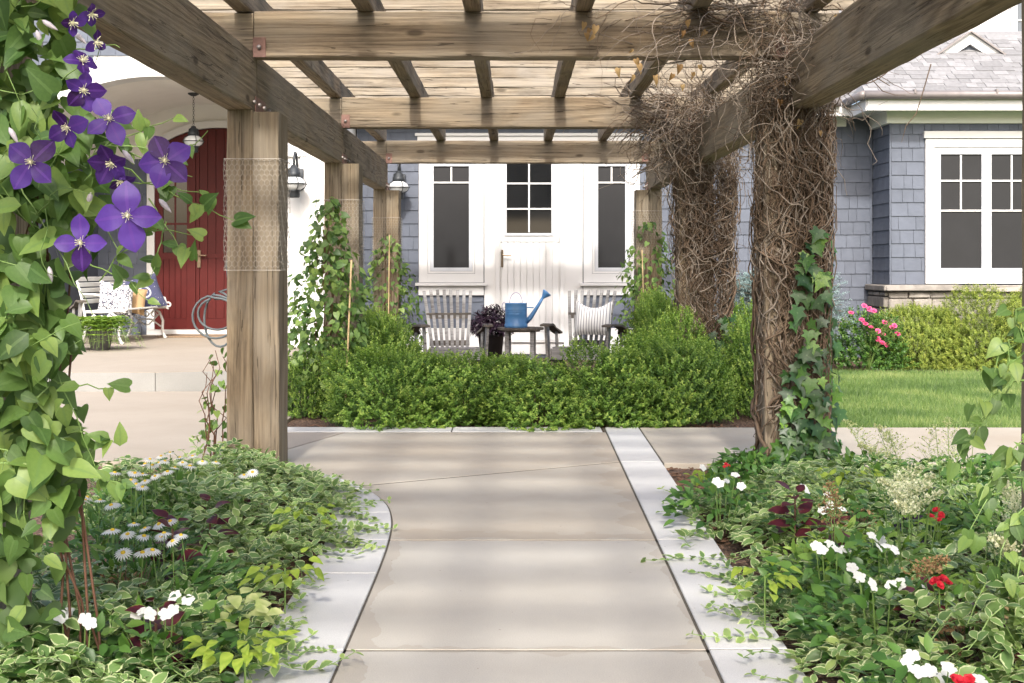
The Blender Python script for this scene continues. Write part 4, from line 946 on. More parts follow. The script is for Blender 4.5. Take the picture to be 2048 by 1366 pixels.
dry = [leafmesh('dry_leaf', heart(.4, random.uniform(.3,.7), random.uniform(.3,.8)), LDRY) for _ in range(3)]
for px, py in ((1168,45),(1180,58),(1186,70),(1192,52),(1172,66),(1264,98),(1272,118),(1276,130),(1376,40),(1366,62),(1384,80),(1412,62),(1265,150),(1310,152),(1345,148),(1358,130),(1385,145),(1400,130),(1364,170),(1238,137),(1642,155),(1650,140),(1575,155),(1595,160),(1668,30),(1560,200),(1600,240),(1640,262)):
    place('dry_leaf', random.choice(dry), frame(at(px,py,7.36), (random.gauss(0,.4),-.2,-1), (random.gauss(0,.6),-1,.2), random.uniform(.03,.055)), d1)
# ivy
def ivy(label, cx, cy, n, ztop, size, xmin, right=.12):
    t = thing('ivy_plant', label, 'ivy', (cx,cy,-.03)); P, D, Nn, S = [], [], [], []
    for _ in range(20000):
        if len(P) >= n: break
        z = ztop*random.random()**1.6; q = random.random(); full = max(0, 1-z/ztop)
        if q < .62:
            x = cx+random.uniform(xmin+ (.16*(z/ztop)),.17)
            if random.random() > .35+.65*full: continue
            P.append((x, cy-.15-.045-random.random()*.05, z)); o = (random.gauss(0,.3),-1,.35)
        else:
            y = cy+random.uniform(-.17,.16); P.append((cx+.16+random.random()*right*(.5+.5*full), y, z)); o = (.8,-.6,.35)
        D.append((random.gauss(.1,.45), -.35, -.8+random.gauss(0,.3))); Nn.append(np.array(o)+rv()*.25); S.append(size*random.uniform(.65,1.25))
    leaf_objs(t, ivy_t, P, D, Nn, S)
    mb = MB()
    for _ in range(12):
        x = cx+random.uniform(-.02,.2); mb.tube([(x+random.gauss(0,.015), cy-.175, -.03+ztop*.9*k/9) for k in range(10)], .0028, 4, False)
    mb.build('stem', BARK, t)
ivy('dark green ivy climbing the near vine wrapped post in the flower bed', 1.61, 7.58, 299, 1.42, .088, -.13, .13)
ivy('dark green ivy climbing the vine wrapped post behind the hedge', 1.68, 11.35, 190, .78, .085, -.14, .3)

# ---------------- flower beds ----------------
def nz(x, y, s=0): return math.sin(x*2.3+s)*math.cos(y*1.9+s*1.7)+.5*math.sin(x*5.1+y*4.3+s*2.1)
def vinca(name, label, inside, x0, x1, y0, y1, n, hfun, seed, rad=.050):
    P, D, Nn, S, rr = [], [], [], [], []; mb = MB(); c = 0
    while c < n:
        x, y = random.uniform(x0,x1), random.uniform(y0,y1)
        if not inside(x, y): continue
        c += 1; a = random.uniform(0,6.28); lift = random.random()**.6; Q = []; base = random.gauss(.45,.18)
        m = random.randint(7,12); va = 0
        for k in range(m):
            z = max(.012, hfun(x,y)*lift*(.75+.35*math.sin(k*.5+a))); q = np.array([x,y,z]); Q.append(q)
            dv = np.array([math.cos(a),math.sin(a),.1]); sd = np.array([-dv[1],dv[0],0])
            for s_ in (-1,1):
                P.append(q); D.append(sd*s_*.9+dv*.35+np.array([0,0,random.gauss(.28,.3)])+rv()*.15); Nn.append(np.array([0,-.25,1])+rv()*.38); S.append(rad*random.uniform(.65,1.25)*(1 if k < m-3 else .6)); rr.append(min(1,max(0,base+.04*(k-m/2)+random.gauss(0,.12))))
            va = va*.6+random.gauss(0,.25); a += va; x += math.cos(a)*.042; y += math.sin(a)*.042
        mb.tube(Q, .0014, 3, False)
    o = bulk(name, ovate(.31, 4, .22, .22, .42), P, D, Nn, S, rr, LVIN); tag(o, label, 'ground cover', kind='stuff')
    o2 = mb.build('trailing_stems', STEMG, o)
def inR(x, y): return x > .93+.06*nz(x,y*2,1) and not (y > 6.6 and x < 1.25+.5*(y-6.6))
def hR(x, y): return (1-.45*min(1,max(0,(y-5.4)/1.2)))*(.04+.20*min(1,(x-.86)/.45 if x > .86 else 0))*(1+.28*nz(x,y,2))
vinca('variegated_vinca', 'variegated green and cream trailing vinca filling the right bed', inR, .8, 2.7, 3.15, 7.3, 1000, hR, 1)
def inL(x, y): return x < kx(y)-.32+.06*nz(x,y*2,1) and x > -1.75+.25*nz(y,x) and not (x < -1.15 and 4.3 < y < 7.2 and nz(x*1.3,y,4) > .1)
def hL(x, y): return (.05+.19*min(1,max(0,(kx(y)-.22-x)/.4)))*(1+.28*nz(x,y,5))
vinca('variegated_vinca', 'variegated green and cream trailing vinca filling the left bed', inL, -1.9, -.55, 3.15, 7.85, 760, hL, 2)
def leafy(parent, cx, cy, r_, h, n, size, mat, tm, up=.5, name='foliage'):
    a = RNG.uniform(0,6.28,n); q = np.sqrt(RNG.random(n)); z = h*(1-q**2*.6)*RNG.uniform(.35,1.05,n); o = np.c_[np.cos(a),np.sin(a),np.zeros(n)]
    P = np.c_[cx+o[:,0]*q*r_, cy+o[:,1]*q*r_, z]; D = o*(.5+q[:,None]*.5)+np.array([0,0,1])*RNG.normal(up-.25,.35,(n,1))+RNG.normal(0,.3,(n,3)); Nn = np.array([0,-.3,1])+o*.4+RNG.normal(0,.3,(n,3))
    return bulk(name, tm, P, D, Nn, size*RNG.uniform(.6,1.25,n), np.clip(RNG.normal(.45,.22,n)+.25*(z/h-.5),0,1), mat, parent)
imp_w = [petal_flower(5,.43,.022,.18,PETW) for _ in range(3)]; imp_r = [petal_flower(6,.5,.016,.5,PETR,2) for _ in range(2)]; imp_s = petal_flower(6,.5,.010,.5,PETR,2)
def flower_plant(name, label, cat, group, cx, cy, r_, h, nleaf, size, flowers, fme, mat=LGRN):
    t = thing(name, label, cat, (cx,cy,-.03), 0, group); leafy(t, cx, cy, r_, h, nleaf, size, mat, ovate(.27,3,.25,.25,.42))
    mb = MB()
    for p in flowers:
        place('flower', random.choice(fme), Matrix.Translation(p) @ Matrix.Rotation(R(random.uniform(15,60)), 4, 'X') @ Matrix.Rotation(random.gauss(0,.35), 4, 'Y') @ Matrix.Rotation(random.uniform(0,6), 4, 'Z'), t)
        mb.tube([(cx+(p[0]-cx)*.4, cy+(p[1]-cy)*.4, -.03),(cx+(p[0]-cx)*.8, cy+(p[1]-cy)*.8, p[2]*.6),(p[0],p[1]+.004,p[2]-.003)], [.003,.0025,.0015], 4, False)
    mb.build('stems', STEMG, t); return t
IG = 'white impatiens in the beds'
for pts, lb in ((((1425,940),(1440,968),(1455,962),(1470,950),(1482,972),(1432,962),(1405,935)), 'white impatiens clump on the mulch beside the white kerb'),
        (((1612,980),(1645,1022),(1660,1010),(1685,1018),(1608,975),(1658,990)), 'white impatiens clump next to the maroon coleus by the ivy post'),
        (((1632,1092),(1645,1100),(1660,1088),(1675,1100),(1690,1098),(1705,1135)), 'white impatiens clump in the middle of the variegated vinca'),
        (((1745,1072),(1762,1080),(1772,1092),(1758,1095),(1790,1100)), 'white impatiens clump below the cream plumes'),
        (((1720,1155),(1745,1170),(1782,1172),(1800,1168),(1718,1152),(1850,1178)), 'white impatiens clump beside the red flower'),
        (((1815,1325),(1838,1342),(1860,1340),(1898,1336),(1890,1355),(1960,1361),(1825,1312)), 'white impatiens clump next to the brown dried plant'),
        (((122,1232),(170,1238),(180,1246),(135,1225)), 'white impatiens clump under the clematis stems'),
        (((285,1222),(298,1228),(345,1220),(350,1192),(375,1200),(330,1228),(272,1228)), 'white impatiens clump in front of the small maroon coleus')):
    F_ = [G(x, y, .23+random.uniform(-.03,.03)) for x, y in pts]; c = np.mean(np.array(F_), axis=0); flower_plant('impatiens', lb, 'impatiens', IG, c[0], c[1]+.04, .24, .25, 190, .055, F_, imp_w)
for pts, lb in ((((1868,1162),(1880,1170),(1896,1165),(1888,1158),(1878,1160)), 'bright red flower plant beside a curled coleus leaf'), (((1872,1020),(1882,1030),(1862,1032),(1876,1040)), 'small red flower plant behind the dark heuchera'), (((1920,1362),(1938,1360),(1912,1358)), 'bright red flowers next to the white impatiens and dried plant'), (((1452,928),(1457,932),(1449,934)), 'small red flower by the mulch corner')):
    F_ = [G(x, y, .24) for x, y in pts]; c = np.mean(np.array(F_), axis=0); flower_plant('red_flower_plant', lb, 'flower', 'red flowers in the right bed', c[0], c[1]+.03, .15, .22, 70, .05, F_, imp_r if c[1] < 5 else [imp_s])
# green fill plants of the right bed
for i, (x, y, r_, h, lb) in enumerate(((1.9,7.2,.33,.15,'leafy green perennial beside the ivy post'),(2.4,7.0,.38,.17,'leafy green perennial under the tall cream plumes'),(2.75,6.3,.36,.2,'leafy green perennial at the bed middle under cream plumes'),(2.0,6.3,.34,.18,'leafy green perennial behind the dark heuchera'),(2.0,5.2,.34,.28,'dark leafy green perennial behind the red flower'),(1.62,5.5,.28,.25,'leafy green perennial between two white impatiens clumps'),(2.0,4.5,.3,.26,'dark leafy green perennial beside the bamboo stake'),(1.75,3.9,.26,.22,'leafy green perennial beside the dried plant'),(1.3,7.15,.2,.18,'lime tinged perennial by the mulch corner'),(2.9,7.3,.34,.16,'leafy green perennial along the cross path edge'))):
    t = thing('leafy_perennial', lb, 'perennial', (x,y,-.03), 0, 'green perennials in the right bed'); leafy(t, x, y, r_, h, 420, .058, LGRN, ovate(.24,3,.25,.3,.4)); mb = MB()
    for k in range(10): a = random.uniform(0,6.28); mb.tube([(x,y,-.03),(x+.5*r_*math.cos(a),y+.5*r_*math.sin(a),h*.8)], .003, 4, False)
    mb.build('stems', STEMG, t)
# coleus, heuchera
def coleus(label, px, py, h, n, size, mat=LMAR, name='coleus', cat='coleus'):
    p = G(px, py, h); t = thing(name, label, cat, (p[0],p[1],-.03)); lm = leafmesh('leaf', ovate(.33,5,.15,.35,.4,.12), mat)
    for k in range(n):
        a = 2.4*k+random.gauss(0,.2); z = h*(.35+.65*k/n); q = .02; o = Vector((math.cos(a),math.sin(a),random.gauss(.25,.28)+.35*k/n)); s = .8*size*(1.0-.45*k/n)*random.uniform(.6,1.05)
        place('leaf', lm, frame((p[0]+q*o.x,p[1]+q*o.y,z), o, (random.gauss(-.3*o.x,.35),random.gauss(-.35,.3),1), s), t)
    mb = MB(); mb.tube([(p[0],p[1],-.03),(p[0],p[1],h*.85)], .004, 5); mb.build('stem', STEMR, t)
for a in (('large maroon coleus at the foot of the ivy post',1590,975,.30,18,.15),('maroon coleus among the vinca beside white impatiens',1668,1035,.24,14,.12),('maroon coleus with a curled leaf beside the red flower',1850,1160,.24,12,.15),('maroon and lime coleus beside the bamboo stake',1975,1220,.22,12,.14),('maroon coleus behind the nearest daisies',345,1030,.32,18,.15),('maroon coleus in front of the bare post',420,990,.33,16,.13),('small maroon coleus behind white impatiens',312,1190,.27,16,.12),('maroon coleus at the vinca edge beside the post foot',505,1000,.2,10,.10)): coleus(*a)
coleus('dark purple heuchera beneath the cream plumes',1815,1035,.2,22,.10,LPUR,'heuchera','heuchera'); coleus('dark heuchera near the cross path behind cream plumes',1850,960,.22,14,.09,LPUR,'heuchera','heuchera')
# lime plants
def lime(label, px, py, h, r_, n, mat=LLIME, size=.046):
    p = G(px, py, h); t = thing('lime_plant', label, 'lime plant', (p[0],p[1],-.03), 0, 'lime green foliage plants'); lm = leafmesh('leaf', ovate(.30,5,.2,.4,.35,.1) if mat is LLIME else ovate(.36,4,.2,.3,.4), mat)
    for k in range(int(n*1.7)):
        a = random.uniform(0,6.28); q = r_*math.sqrt(random.random()); place('leaf', lm, frame((p[0]+q*math.cos(a),p[1]+q*math.sin(a),h*random.uniform(.7,1.1)), (math.cos(a),math.sin(a)-.4,random.gauss(0,.3)), (random.gauss(0,.3),-.4,1), size*random.uniform(.7,1.3)), t)
    mb = MB(); mb.tube([(p[0],p[1],-.03),(p[0],p[1],h*.9)], .003, 4); mb.build('stem', STEMG, t)
for a in (('lime green leaves spilling from the vinca below the post',600,1020,.2,.13,14),('lime green leaves beside the tan slab joint',570,1125,.18,.12,14),('lime green leaves at the kerb, lower left bed',490,1275,.18,.13,18),('lime green leaves at the mulch corner by white impatiens',1420,940,.16,.12,14),('lime green leaves behind the big coleus',1700,945,.22,.14,16),('lime green leaves in the vinca near the right kerb',1530,1140,.2,.1,12)): lime(*a)
LCRM = mat_leaf('cream_variegated_leaf', [(0,(.30,.37,.12)), (1,(.48,.51,.24))], .4, .45)
lime('cream variegated leaves standing out of the left vinca',450,1185,.22,.08,6,LCRM,.055); lime('cream variegated leaves near the left kerb edge',480,1220,.19,.08,6,LCRM,.05)
# daisies
dz = MB(); V, F, at_ = [], [], []
for k in range(17):
    tm = ovate(.12,3,.05,.28,.6,0,.03); a = 2*math.pi*k/17; M = Matrix.Rotation(a,3,'Z'); off = len(V); V += [tuple(M @ Vector((v[0]*.031, .004+v[1]*.031, v[2]*.031))) for v in tm[0]]; F += [tuple(i+off for i in f) for f in tm[1]]; at_ += [(random.random(),e,0,1) for e in tm[2]]
daisy_me = mesh('flower', V, F, PETW, True, at_); c_ = MB(); c_.lathe([(.009,-.001),(.0085,.003),(.005,.006),(0,.007)], 10); disc_me = mesh('disc', c_.v, c_.f, YEL, True)
def daisies(label, pts, hz, r_):
    W = [G(x,y,hz+random.uniform(-.02,.02)) for x, y in pts]; c = np.mean(np.array(W), axis=0); t = thing('daisy_plant', label, 'daisies', (c[0],c[1],-.03), 0, 'white daisies in the left bed')
    leafy(t, c[0], c[1], r_, hz*.82, 620, .062, LGRN, ovate(.13,3,.2,.3,.5), .9); mb = MB()
    for p in W:
        f = place('flower', daisy_me, Matrix.Translation(p) @ Matrix.Rotation(random.gauss(.18,.2),4,'X') @ Matrix.Rotation(random.gauss(0,.2),4,'Y') @ Matrix.Rotation(random.uniform(0,6),4,'Z') @ Matrix.Scale(random.uniform(.68,.92),4), t); place('disc', disc_me, Matrix(), f, local=True)
        mb.tube([(p[0]+random.gauss(0,.02),p[1]+.02,0),(p[0],p[1]+.004,p[2])], .0016, 4, False)
    mb.build('stems', STEMG, t)
daisies('daisy clump with white flowers nearest the clematis stems', [(216,1063),(225,1060),(255,1068),(268,1047),(290,1056),(288,1072),(318,1048),(322,1073),(328,1066),(345,1082),(362,1070),(340,1042),(246,1105),(285,1105),(305,1100)], .28, .36)
daisies('daisy clump with white flowers in the middle of the left bed', [(262,960),(272,968),(285,974),(175,994),(200,1000),(222,1010),(230,1008),(265,945),(290,962),(170,1000)], .36, .34)
daisies('daisy clump with white flowers in front of the bare post', [(270,946),(285,948),(305,930),(318,925),(330,922),(290,928),(335,943),(365,925),(380,932),(405,923),(432,924),(350,935),(310,952),(488,950),(505,944)], .34, .34)
daisies('daisy clump with white flowers by the porch walk', [(230,945),(300,918),(340,905),(385,912),(322,912),(360,915)], .34, .36)
# astilbe plumes
def astilbe(label, plumes, mat, base, hz=.42):
    t = thing('astilbe', label, 'astilbe', (base[0],base[1],-.03), 0, 'astilbe plants in the right bed'); st_ = MB()
    for (px, py, d, L, lean) in plumes:
        d = FPX*(CH-hz)/(py-HY); top = np.array(at(px,py,d)); b0 = np.array([base[0]+(top[0]-base[0])*.5, base[1]+(top[1]-base[1])*.5, -.03]); Q = [b0+(top-b0)*s+np.array([0,0,.04*math.sin(3*s)]) for s in np.linspace(0,1,6)]; st_.tube(Q, np.linspace(.003,.001,6), 4, False)
        ax = unit(top-np.array(Q[3])+np.array([lean,0,0])*.3); P, D = [], []
        for k in range(26):
            s = k/26; c0 = top-ax*L*(1-s); a = 2.4*k; l = L*.42*(1-s)**.8+.006; o = np.array([math.cos(a),math.sin(a)*.8,.55])
            st_.tube([c0, c0+unit(o)*l], [.0009,.0005], 3, False)
            for u in np.linspace(.2,1,7): P.append(c0+unit(o)*l*u+rv()*.003); D.append(rv()+o)
        bulk('plume', diamond(.4,.2), P, D, RNG.normal(0,1,(len(P),3)), RNG.uniform(.007,.013,len(P)), RNG.random(len(P)), mat, t)
    st_.build('stems', STEMG, t); leafy(t, base[0], base[1], .26, .24, 260, .05, LFERN, ovate(.2,3,.2,.3,.45))
astilbe('astilbe with dense cream plumes beside the dark heuchera', [(1800,945,6.4,.13,.2),(1820,935,6.5,.14,.1),(1845,932,6.4,.13,.4),(1870,950,6.3,.12,.6),(1790,985,6.0,.12,-.4),(1865,968,6.0,.12,.7),(1885,985,5.9,.11,.6),(1760,960,6.3,.10,-.6),(1825,970,6.1,.13,.1),(1795,1005,5.8,.1,-.3)], PETC, (1.50,4.95,0))
astilbe('astilbe with cream plumes hanging beside the near right post', [(2035,985,4.6,.15,.1),(2010,960,5.2,.13,-.2),(1990,955,5.3,.12,-.4),(2040,1010,4.3,.15,.1),(2025,1070,4.2,.1,.2),(1985,1075,4.4,.1,-.4)], PETC, (1.62,4.25,0))
LPALE = mat_leaf('faded_plume', [(0,(.42,.46,.22)), (1,(.62,.62,.38))], .45, .7)
astilbe('tall thin astilbe with faded feathery plumes before the cross path', [(1775,865,6.9,.20,.1),(1752,850,7.1,.16,-.3),(1870,850,6.9,.2,.2),(1895,835,7.0,.22,-.1),(1950,860,6.8,.2,.4),(1690,840,7.2,.2,-.2),(1720,890,7.1,.15,-.5)], LPALE, (1.95,5.75,0), .50)
LBR = mat_leaf('dry_seed_head', [(0,(.14,.075,.04)), (1,(.36,.23,.11))], .2, .9)
astilbe('dried brown astilbe seed heads by the ivy post coleus', [(1660,965,6.3,.14,0),(1668,985,6.2,.14,0),(1880,1140,4.7,.12,.3),(1895,1120,4.8,.13,.2)], LBR, (1.18,4.75,0), .36)
def dried(label, px, py, r_, h):
    p = G(px,py,h*.6); t = thing('dried_plant', label, 'dried plant', (p[0],p[1],-.03)); leafy(t, p[0], p[1], r_, h, 330, .022, LBR, diamond(.3,.3)); mb = MB()
    for _ in range(30): a = random.uniform(0,6.28); q = r_*random.random(); mb.tube([(p[0],p[1],-.03),(p[0]+q*math.cos(a),p[1]+q*math.sin(a),h*random.uniform(.6,1.05))], .0016, 3, False)
    mb.build('stems', TWIG, t)
dried('brown dried clump behind white impatiens, right bed',1935,1285,.13,.2); dried('brown dried clump among the left bed daisies',245,1190,.11,.22); dried('brown dried flower heads near the bare post',450,980,.11,.2); dried('brown dried clump under the cream plumes',1725,1055,.12,.2)
# bark chips on the bare mulch
cm = []
for k in range(3):
    mb = MB(); mb.box(-.014,.014,-.005,.005,-.002,.002); mb.v = [(a+random.gauss(0,.002),b_+random.gauss(0,.0015),c) for a,b_,c in mb.v]; cm.append(mb)
mb = MB()
for reg, n in (((.9,1.9,5.6,7.8),1500),((-1.2,-.75,3.3,7.2),700),((2.6,5.2,13.4,15.4),1600),((-1.6,2,9.62,9.9),350)):
    for _ in range(n):
        x, y = random.uniform(reg[0],reg[1]), random.uniform(reg[2],reg[3]); q = random.choice(cm); M = Matrix.Translation((x,y,-.018)) @ Matrix.Rotation(random.uniform(0,6.28),4,'Z') @ Matrix.Rotation(random.gauss(0,.3),4,'Y') @ Matrix.Scale(random.uniform(.6,1.6),4); mb.add([M @ Vector(v) for v in q.v], q.f)
tag(mb.build('bark_chips', CHIP), 'loose brown bark chips lying on the mulch beds', 'bark chips', kind='stuff')
# ---------------- furniture ----------------
def chair(name, label, loc, rz, group='weathered slatted garden chairs'):
    """fan back garden chair, faces -Y"""
    t = thing(name, label, 'chair', loc, rz, group)
    L = dict(local=True)
    def bar(nm, P, w_, th, mat, nrm=(0,-1,0)):
        """flat board following points P, width across x, thickness th"""
        mb = MB(); P = np.array(P, float); T = np.gradient(P, axis=0); T = unit(T); X = np.array([1.,0,0])
        X = np.repeat(X[None,:], len(P), 0); X = unit(X-T*(X*T).sum(1)[:,None]); Nn = np.cross(X, T); V = []
        for p, x, n_ in zip(P, X, Nn): V += [p-x*w_/2-n_*th/2, p+x*w_/2-n_*th/2, p+x*w_/2+n_*th/2, p-x*w_/2+n_*th/2]
        k = len(P); F = [(i*4+j, i*4+(j+1) % 4, i*4+4+(j+1) % 4, i*4+4+j) for i in range(k-1) for j in range(4)]+[(3,2,1,0),tuple((k-1)*4+j for j in range(4))]
        return mb.add(V, F).build(nm, mat, t, local=True)
    for k in range(8):
        u = (k-3.5)/3.5; xb, xt = .185*u, .262*u; zt = .955-.015*u*u
        bar('back_slat', [(xb,.30,.26),(xb+(xt-xb)*.35,.36,.48),(xb+(xt-xb)*.7,.44,.72),(xt,.53,zt)], .034, .016, GREYW)
    bar('back_rail', [(0,.425,.635),(0,.428,.70)], .50, .02, DARKW); bar('back_rail', [(0,.335,.34),(0,.34,.40)], .44, .02, DARKW)
    for k in range(7):
        y = -.22+k*.085; z = .36-.02*k+(-.02 if k == 0 else 0); mb = MB(); mb.box(-.27,.27,y,y+.07,z-.01,z+.01,.003); mb.build('seat_slat', GREYW, t, local=True)
    mb = MB(); mb.box(-.27,.27,-.25,-.228,.22,.33,.003); mb.build('front_rail', GREYW, t, local=True)
    for s_ in (-1,1):
        mb = MB(); mb.box(s_*.31-.014 if s_ > 0 else -.324, s_*.31+.014 if s_ > 0 else -.296, -.24,-.13,0,.575,.003); mb.v = [(x+ s_*.03*(z/.575), y, z) for x, y, z in mb.v]; mb.build('front_leg', GREYW, t, local=True)
        mb = MB(); mb.add([(s_*q[0],q[1],q[2]) for q in []], []); x0, x1 = sorted((s_*.275, s_*.295))
        mb.add([(x,y,z) for x in (x0,x1) for y, z in ((-.24,.22),(-.24,.34),(.42,.13),(.62,.0),(.52,.0))], [(0,1,2,3,4),(9,8,7,6,5),(0,5,6,1),(1,6,7,2),(2,7,8,3),(3,8,9,4),(4,9,5,0)]); mb.build('back_leg', GREYW, t, local=True)
        P = [(s_*.335,-.30,.585),(s_*.345,-.12,.59),(s_*.38,.10,.575),(s_*.40,.28,.53),(s_*.36,.42,.47)]
        bar('arm', P, .10, .022, DARKW)
        mb = MB(); mb.tube([(s_*.36,.38,.10),(s_*.37,.36,.50)], .018, 6); mb.build('arm_post', GREYW, t, local=True)
    return t
c1 = chair('garden_chair', 'weathered grey slatted chair without a cushion, beside the purple plant', (at(907,700,14.0)[0],14.0,-.03), R(10))
c2 = chair('garden_chair', 'weathered grey slatted chair holding a striped cushion', (at(1163,700,14.05)[0],14.05,-.03), R(-16))
c3 = chair('garden_chair', 'weathered grey chair on the porch beside the potted fern', (-5.55,15.5,.18), R(30))
# table
tb = thing('side_table', 'small round weathered wooden table carrying the watering can', 'table', (.075,13.95,-.03))
ZTb = .53
for k in range(6):      # top of boards
    x0, x1 = -.25+k*.5/6+.0015, -.25+(k+1)*.5/6-.0015; pts = []
    for x in np.linspace(x0,x1,4): pts.append((x,-math.sqrt(max(0,.2515**2-x*x))))
    for x in np.linspace(x1,x0,4): pts.append((x,math.sqrt(max(0,.2515**2-x*x))))
    MB().prism(pts, ZTb+.03-.024, ZTb+.03, 'z').build('top_board', DARKW, tb, local=True)
mb = MB(); mb.lathe([(.18,ZTb-.012),(.21,ZTb-.012),(.215,ZTb+.005),(.18,ZTb+.005)], 24); mb.build('apron', DARKW, tb, local=True)
for a in (40,130,220,310):
    c, s = math.cos(R(a)), math.sin(R(a)); mb = MB(); mb.box(c*.19-.022,c*.19+.022,s*.19-.022,s*.19+.022,0,ZTb-.005,.003); mb.build('leg', GREYW, tb, local=True)
mb = MB(); mb.prism([(-.15,-.16),(.15,-.16),(.16,.0),(0,.17),(-.16,0)], .22, .245); mb.build('shelf', GREYW, tb, local=True)
# watering can
BLUE = mat_plain('blue_enamel', (.055,.165,.345), .38, .14, 6, 0, .0006, 70, .5, ((.20,.30,.42), .5))
wc = thing('watering_can', 'blue metal watering can standing on the small round table', 'watering can', (at(1032,650,13.95)[0],13.95,.53))
mb = MB(); mb.lathe([(0,0),(.122,0),(.124,.006),(.124,.034),(.119,.038),(.117,.14),(.119,.144),(.117,.148),(.117,.165),(.119,.169),(.117,.173),(.117,.19),(.119,.194),(.117,.2),(.117,.25),(.1195,.254),(.1195,.262),(.115,.262),(.112,.25),(.11,.2),(0,.19)], 32); mb.build('body', BLUE, wc, True, local=True)
mb = MB(); mb.tube([(.105,0,.06),(.15,0,.10),(.20,0,.175),(.25,0,.255),(.285,0,.315)], [.030,.026,.021,.017,.015], 12); sp_ = mb.build('spout', BLUE, wc, True, local=True)
mb = MB(); M = Matrix.Translation((.285,0,.313)) @ Matrix.Rotation(R(38),4,'Y'); q = MB(); q.lathe([(.014,0),(.022,.02),(.050,.07),(.052,.078),(.046,.084),(0,.089)], 20); q.v = [tuple(M @ Vector(v)) for v in q.v]; q.build('rose', BLUE, sp_, True, local=True)
mb = MB(); mb.tube([(.115,0,.215),(.19,0,.213)], .006, 8); mb.build('brace', BLUE, wc, True, local=True)
def strap(P, w_, th):
    mb = MB(); P = np.array(P); k = len(P); T = unit(np.gradient(P,axis=0)); Y = np.array([0,1.,0]); V = []
    for p, t_ in zip(P,T): n_ = np.cross(t_, Y); V += [p-Y*w_/2-n_*th/2, p+Y*w_/2-n_*th/2, p+Y*w_/2+n_*th/2, p-Y*w_/2+n_*th/2]
    return mb.add(V, [(i*4+j, i*4+(j+1) % 4, i*4+4+(j+1) % 4, i*4+4+j) for i in range(k-1) for j in range(4)]+[(3,2,1,0),tuple((k-1)*4+j for j in range(4))])
strap([(.0+.068*math.cos(a), 0, .262+.112*math.sin(a)) for a in np.linspace(0,math.pi,15)], .034, .007).build('handle', mat_plain('worn_blue_grey', (.20,.17,.30), .45, .2, 10, 0), wc, True, local=True)
strap([(-.118-.032*math.sin(a), 0, .225+.048*math.cos(a)) for a in np.linspace(0,math.pi,11)], .026, .007).build('handle', mat_plain('worn_blue_grey_b', (.20,.17,.30), .45, .2, 10, 0), wc, True, local=True)
# cushions
def mat_stripe(name, base, line, freq, width):
    m, nt, no, ln, b = newmat(name); tc = nt.nodes.new('ShaderNodeTexCoord'); sx = nt.nodes.new('ShaderNodeSeparateXYZ'); ln.new(tc.outputs['Object'], sx.inputs[0])
    f = math_(nt, 'FRACT', math_(nt, 'MULTIPLY', sx.outputs[0], freq)); ln.new(mix(nt, math_(nt, 'LESS_THAN', f, width), base, line), b.inputs['Base Color']); b.inputs['Roughness'].default_value = .9; bump(nt, noise(nt, coords(nt), 300, 2), .3, .002, b); return m
def mat_print(name, base, ink, scale, ring=False, thr=.5):
    m, nt, no, ln, b = newmat(name); v = coords(nt, rnd=False)
    vo = N(nt, 'ShaderNodeTexVoronoi'); vo.feature = 'DISTANCE_TO_EDGE'; vo.inputs['Scale'].default_value = scale; ln.new(v, vo.inputs['Vector'])
    n = noise(nt, v, scale*1.2, 3, .6, 1.5); k = math_(nt, 'GREATER_THAN', math_(nt, 'ADD', math_(nt, 'MULTIPLY', vo.outputs['Distance'], 1.2), math_(nt, 'MULTIPLY', n, .6)), thr)
    if ring:
        vl = nt.nodes.new('ShaderNodeVectorMath'); vl.operation = 'LENGTH'; ln.new(v, vl.inputs[0]); d = vl.outputs['Value']
        rr = math_(nt, 'GREATER_THAN', math_(nt, 'SINE', math_(nt, 'MULTIPLY', d, 190.0)), .1); ins = math_(nt, 'LESS_THAN', d, .115); k = math_(nt, 'ADD', math_(nt, 'MULTIPLY', rr, ins), math_(nt, 'MULTIPLY', k, math_(nt, 'SUBTRACT', 1.0, ins)))
    ln.new(mix(nt, k, base, ink), b.inputs['Base Color']); b.inputs['Roughness'].default_value = .9; return m
def cushion(name, label, mat, w_, h_, th, M, group=None, dip=0.0):
    n = 14; V = []; F = []
    for side in (-1,1):
        for i in range(n+1):
            for j in range(n+1):
                u, v = 2*i/n-1, 2*j/n-1; pin = 1-.10*(1-u*u) if False else 1
                x = u*w_/2*(1-.09*(1-v*v)*0-.07*(1-abs(v)**2)); z = v*h_/2*(1-.07*(1-abs(u)**2)); z -= dip*(1-u*u)*max(0,v)
                t_ = th/2*(max(0,1-u**4)*max(0,1-v**4))**.6; V.append((x, side*t_+.004*math.sin(u*7+v*5)*(1-u*u), z))
    m_ = (n+1)**2
    for s in (0,1):
        for i in range(n):
            for j in range(n):
                q = (s*m_+i*(n+1)+j, s*m_+(i+1)*(n+1)+j, s*m_+(i+1)*(n+1)+j+1, s*m_+i*(n+1)+j+1); F.append(q if s == 0 else q[::-1])
    o = place(name, mesh(name, V, F, mat, True), M); tag(o, label, 'cushion', group); return o
STR = mat_stripe('ticking_stripe', (.60,.59,.575), (.13,.13,.15), 33, .25)
px = at(1190,640,13.85); cushion('cushion', 'white cushion with thin dark stripes on the garden chair', STR, .42, .42, .15, Matrix.Translation((px[0], 14.16, .63)) @ Matrix.Rotation(R(-16),4,'Z') @ Matrix.Rotation(R(-18),4,'X'), None, .09)
